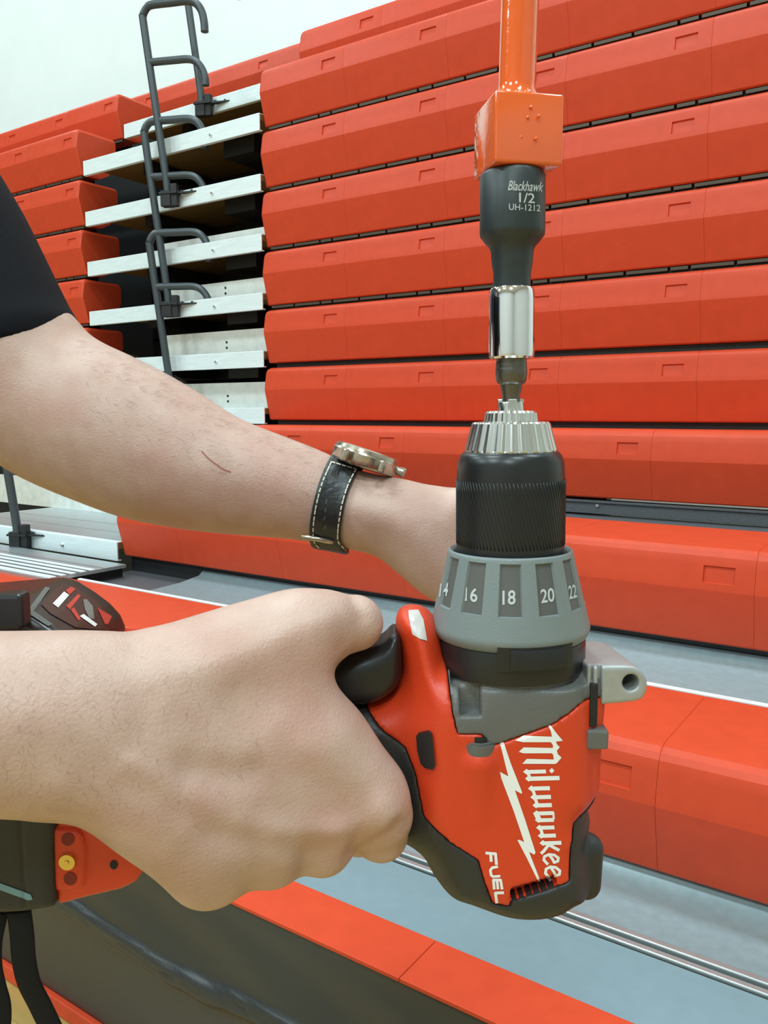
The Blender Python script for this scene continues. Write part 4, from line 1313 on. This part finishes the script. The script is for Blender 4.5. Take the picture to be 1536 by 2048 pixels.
# fine hair on the arms
def hairs(regions, n, L, rad_, name):
    bm = bmesh.new()
    for reg, cnt, dirpx in regions:
        for _ in range(cnt):
            u, v = rng.random(), rng.random()
            (x0, y0), (x1, y1), (x2, y2), (x3, y3) = reg
            x = (1 - u) * ((1 - v) * x0 + v * x3) + u * ((1 - v) * x1 + v * x2)
            y = (1 - u) * ((1 - v) * y0 + v * y3) + u * ((1 - v) * y1 + v * y2)
            d = ray(x, y).normalized()
            hit, nrm, _, _ = hb_obj.ray_cast(Vector((0, 0, 0)), d)
            if hit is None or hit.length > .62: continue
            if nrm.dot(d) > 0: nrm = -nrm
            ph = math.radians(dirpx + rng.normal(0, 22))
            t = Vector((math.cos(ph), 0, math.sin(ph)))
            t = (t - nrm * t.dot(nrm)).normalized()
            l = L * rng.uniform(.6, 1.25) * (hit.length / .28)
            r0 = rad_ * (hit.length / .28)
            P0 = hit - nrm * .0003
            P1 = P0 + (t * .7 + nrm * .38) * l * .5
            P2 = P1 + (t * .95 + nrm * .08) * l * .5
            b = t.cross(nrm).normalized()
            v_ = [bm.verts.new(P0 + b * r0), bm.verts.new(P0 - b * r0), bm.verts.new(P0 + nrm * r0), bm.verts.new(P1 + b * r0 * .8), bm.verts.new(P1 - b * r0 * .8), bm.verts.new(P1 + nrm * r0 * .8), bm.verts.new(P2)]
            for a, b2 in ((0, 1), (1, 2), (2, 0)): bm.faces.new((v_[a], v_[b2], v_[b2 + 3], v_[a + 3]))
            for a, b2 in ((3, 4), (4, 5), (5, 3)): bm.faces.new((v_[a], v_[b2], v_[6]))
    o = fpart(name, bm, M['hair'], pr_, PBASE); o['kind'] = 'stuff'
    return o
hairs([(((150, 668), (660, 915), (650, 950), (140, 720)), 260, -22), (((180, 700), (640, 940), (600, 1010), (160, 860)), 130, -30), (((250, 705), (620, 890), (618, 900), (245, 714)), 160, -12),
       (((-5, 1275), (250, 1272), (250, 1640), (-5, 1630)), 150, -70), (((250, 1290), (560, 1290), (520, 1640), (250, 1660)), 90, -78), (((705, 950), (800, 970), (800, 1000), (705, 985)), 24, -20)], 0, .0050, .000026, 'arm_hair')
bm = bmesh.new()
sc_ = smooth_path([(404, 903, 0), (416, 916, 0), (430, 927, 0), (446, 938, 0), (461, 944, 0)], 4)
for a, b in zip(sc_, sc_[1:]):
    for P in stroke([(a.x, a.y), (b.x, b.y)], 2.4):
        bm.faces.new([bm.verts.new((p[0], p[1], 0)) for p in P])
project(bm, hb_obj, .0003)
fpart('scratch', bm, M['scab'], pr_, PBASE)

# ---------------------------------------------------------------- wristwatch
wc = Vector(LAP.to([(*LAP.px(731, 916), 0)])[0])
WB = wc.copy()
wt = fthing('wristwatch', 'steel wristwatch on a black stitched leather strap round the far wrist', 'watch', WB)
le = [(664, 903), (655, 922), (646, 942), (638, 962), (631, 985), (625, 1010), (621, 1035), (619, 1060), (621, 1082), (632, 1096)]
re_ = [(727, 928), (719, 941), (711, 955), (703, 972), (696, 992), (690, 1015), (686, 1038), (683, 1062), (684, 1084), (698, 1101)]
nu = 7
fr = []
for i in range(len(le)):
    rowp = []
    for j in range(nu):
        u = j / (nu - 1)
        x = le[i][0] + (re_[i][0] - le[i][0]) * u; y = le[i][1] + (re_[i][1] - le[i][1]) * u
        hit = None; yy = y; tries = 0
        while hit is None and tries < 40:
            hit, nrm, _, _ = hb_obj.ray_cast(Vector((0, 0, 0)), ray(x, yy).normalized())
            if hit is not None and hit.length > .6: hit = None
            yy += -1.5 if y > 1000 else 1.5; tries += 1
        if hit is None:
            hit = Vector(LAP.to([(*LAP.px(x, y), 0)])[0]); nrm = -ray(x, y).normalized()
        rowp.append((hit, nrm))
    fr.append(rowp)
def mirror(p): return p - LAP.e3 * (2 * (p - LAP.o).dot(LAP.e3))
loop = [[h + n_ * .0012 for h, n_ in rw] for rw in fr]
back = [[mirror(p) for p in rw] for rw in loop[::-1]]
allr = loop + back
bm = bmesh.new()
gv = [[bm.verts.new(p) for p in rw] for rw in allr]
for i in range(len(gv)):
    i2 = (i + 1) % len(gv)
    for j in range(nu - 1):
        bm.faces.new((gv[i][j], gv[i][j + 1], gv[i2][j + 1], gv[i2][j]))
o = fpart('strap', bm, M['leather'], wt, WB, True)
sm = o.modifiers.new('thick', 'SOLIDIFY'); sm.thickness = .0026; sm.offset = 1
o.modifiers.new('soft', 'SUBSURF').levels = 2; o.modifiers['soft'].render_levels = 2
# make sure the thickness grows away from the skin
me = o.data
ctr = sum((v.co for v in me.vertices), Vector()) / len(me.vertices)
if sum((p.center - ctr).dot(p.normal) for p in me.polygons) < 0: me.flip_normals()
strap_o = o
dg = bpy.context.evaluated_depsgraph_get(); bpy.context.view_layer.update(); dg = bpy.context.evaluated_depsgraph_get()
ev = strap_o.evaluated_get(dg).to_mesh()
sb_ = BVHTree.FromPolygons([v.co + WB for v in ev.vertices], [list(p.vertices) for p in ev.polygons])
strap_o.evaluated_get(dg).to_mesh_clear()
def lerp2(a, b, t): return (a[0] + (b[0] - a[0]) * t, a[1] + (b[1] - a[1]) * t)
lines = [[lerp2(a, b, .115) for a, b in zip(le[1:], re_[1:])], [lerp2(a, b, .885) for a, b in zip(le[1:], re_[1:])], [lerp2(le[1], re_[1], t) for t in np.linspace(.115, .885, 8)]]
bm = bmesh.new()
for ln in lines:
    path = smooth_path([(p[0], p[1], 0) for p in ln], 10)
    acc, on = 0, True
    for a, b in zip(path, path[1:]):
        seg = (b - a).length
        n_ = max(1, int(seg / 1.5))
        for k in range(n_):
            acc += seg / n_
            if (acc % 11.5) < 7.6:
                p0, p1 = a.lerp(b, k / n_), a.lerp(b, (k + 1.05) / n_)
                for P in stroke([(p0.x, p0.y), (p1.x, p1.y)], 2.3):
                    bm.faces.new([bm.verts.new((q[0], q[1], 0)) for q in P])
project(bm, sb_, .00035)
fpart('stitching', bm, M['thread'], strap_o, WB)
bm = bmesh.new()
for (x, y) in ((652, 1003), (650, 1020), (648, 1036), (649, 1054)):
    for P in stroke([(x + 2, y - 4), (x, y + 4)], 2.2): bm.faces.new([bm.verts.new((q[0], q[1], 0)) for q in P])
project(bm, sb_, .0003); fpart('strap_hole', bm, M['beam'], strap_o, WB)
# buckle
def onstrap(x, y, off):
    hit, nrm, _, _ = sb_.ray_cast(Vector((0, 0, 0)), ray(x, y).normalized())
    if hit is None: return Vector(LAP.to([(*LAP.px(x, y), .02)])[0])
    d = ray(x, y)
    return hit + (nrm if nrm.dot(d) < 0 else -nrm) * off
bm = bmesh.new()
tube(bm, [onstrap(617 + 1, 1071, .0012), onstrap(640, 1075, .0013), onstrap(662, 1080, .0013), onstrap(684, 1086, .0010)], .0013, 10)
fpart('buckle', bm, M['watchsteel'], wt, WB, True)
# case standing on the top of the wrist
axis = Vector((.31, .05, .95)).normalized()
side = Vector((.95, -.02, -.31)); side = (side - axis * side.dot(axis)).normalized()
fwd = axis.cross(side)
MW = Matrix((side, fwd, axis)).transposed().to_4x4(); MW.translation = wc - axis * .0012
def wpart(name, bm, m, smooth=True, ang=30):
    bmesh.ops.transform(bm, matrix=MW, verts=bm.verts)
    return fpart(name, bm, m, wt, WB, smooth, ang)
bm = bmesh.new(); lathe(bm, [(.0150, -.0042), (.0168, -.0036), (.0176, -.0022), (.0177, .0024), (.0170, .0036), (.0150, .0040)], 64)
wpart('case', bm, M['watchsteel'])
bm = bmesh.new(); lathe(bm, [(.0172, .0035), (.0166, .0052), (.0152, .0058), (.0148, .0050)], 64, close=False)
wpart('bezel', bm, M['watchsteel'])
bm = bmesh.new(); lathe(bm, [(.0150, .0051), (.0120, .0056), (.0001, .0058)], 48)
wpart('crystal', bm, M['black'])
for sx in (-1, 1):
    for sy in (-1, 1):
        bm = bmesh.new(); box(bm, sx * .0098 - .0018, sx * .0098 + .0018, min(sy * .012, sy * .0205), max(sy * .012, sy * .0205), -.0036, .0030, .0010)
        wpart('lug', bm, M['watchsteel'])
bm = bmesh.new(); cyl(bm, (.0172, 0, 0), (.0212, 0, 0), .0022, .0027, 20); cyl(bm, (.0208, 0, 0), (.0222, 0, 0), .0028, .0024, 20)
wpart('crown', bm, M['watchsteel'])
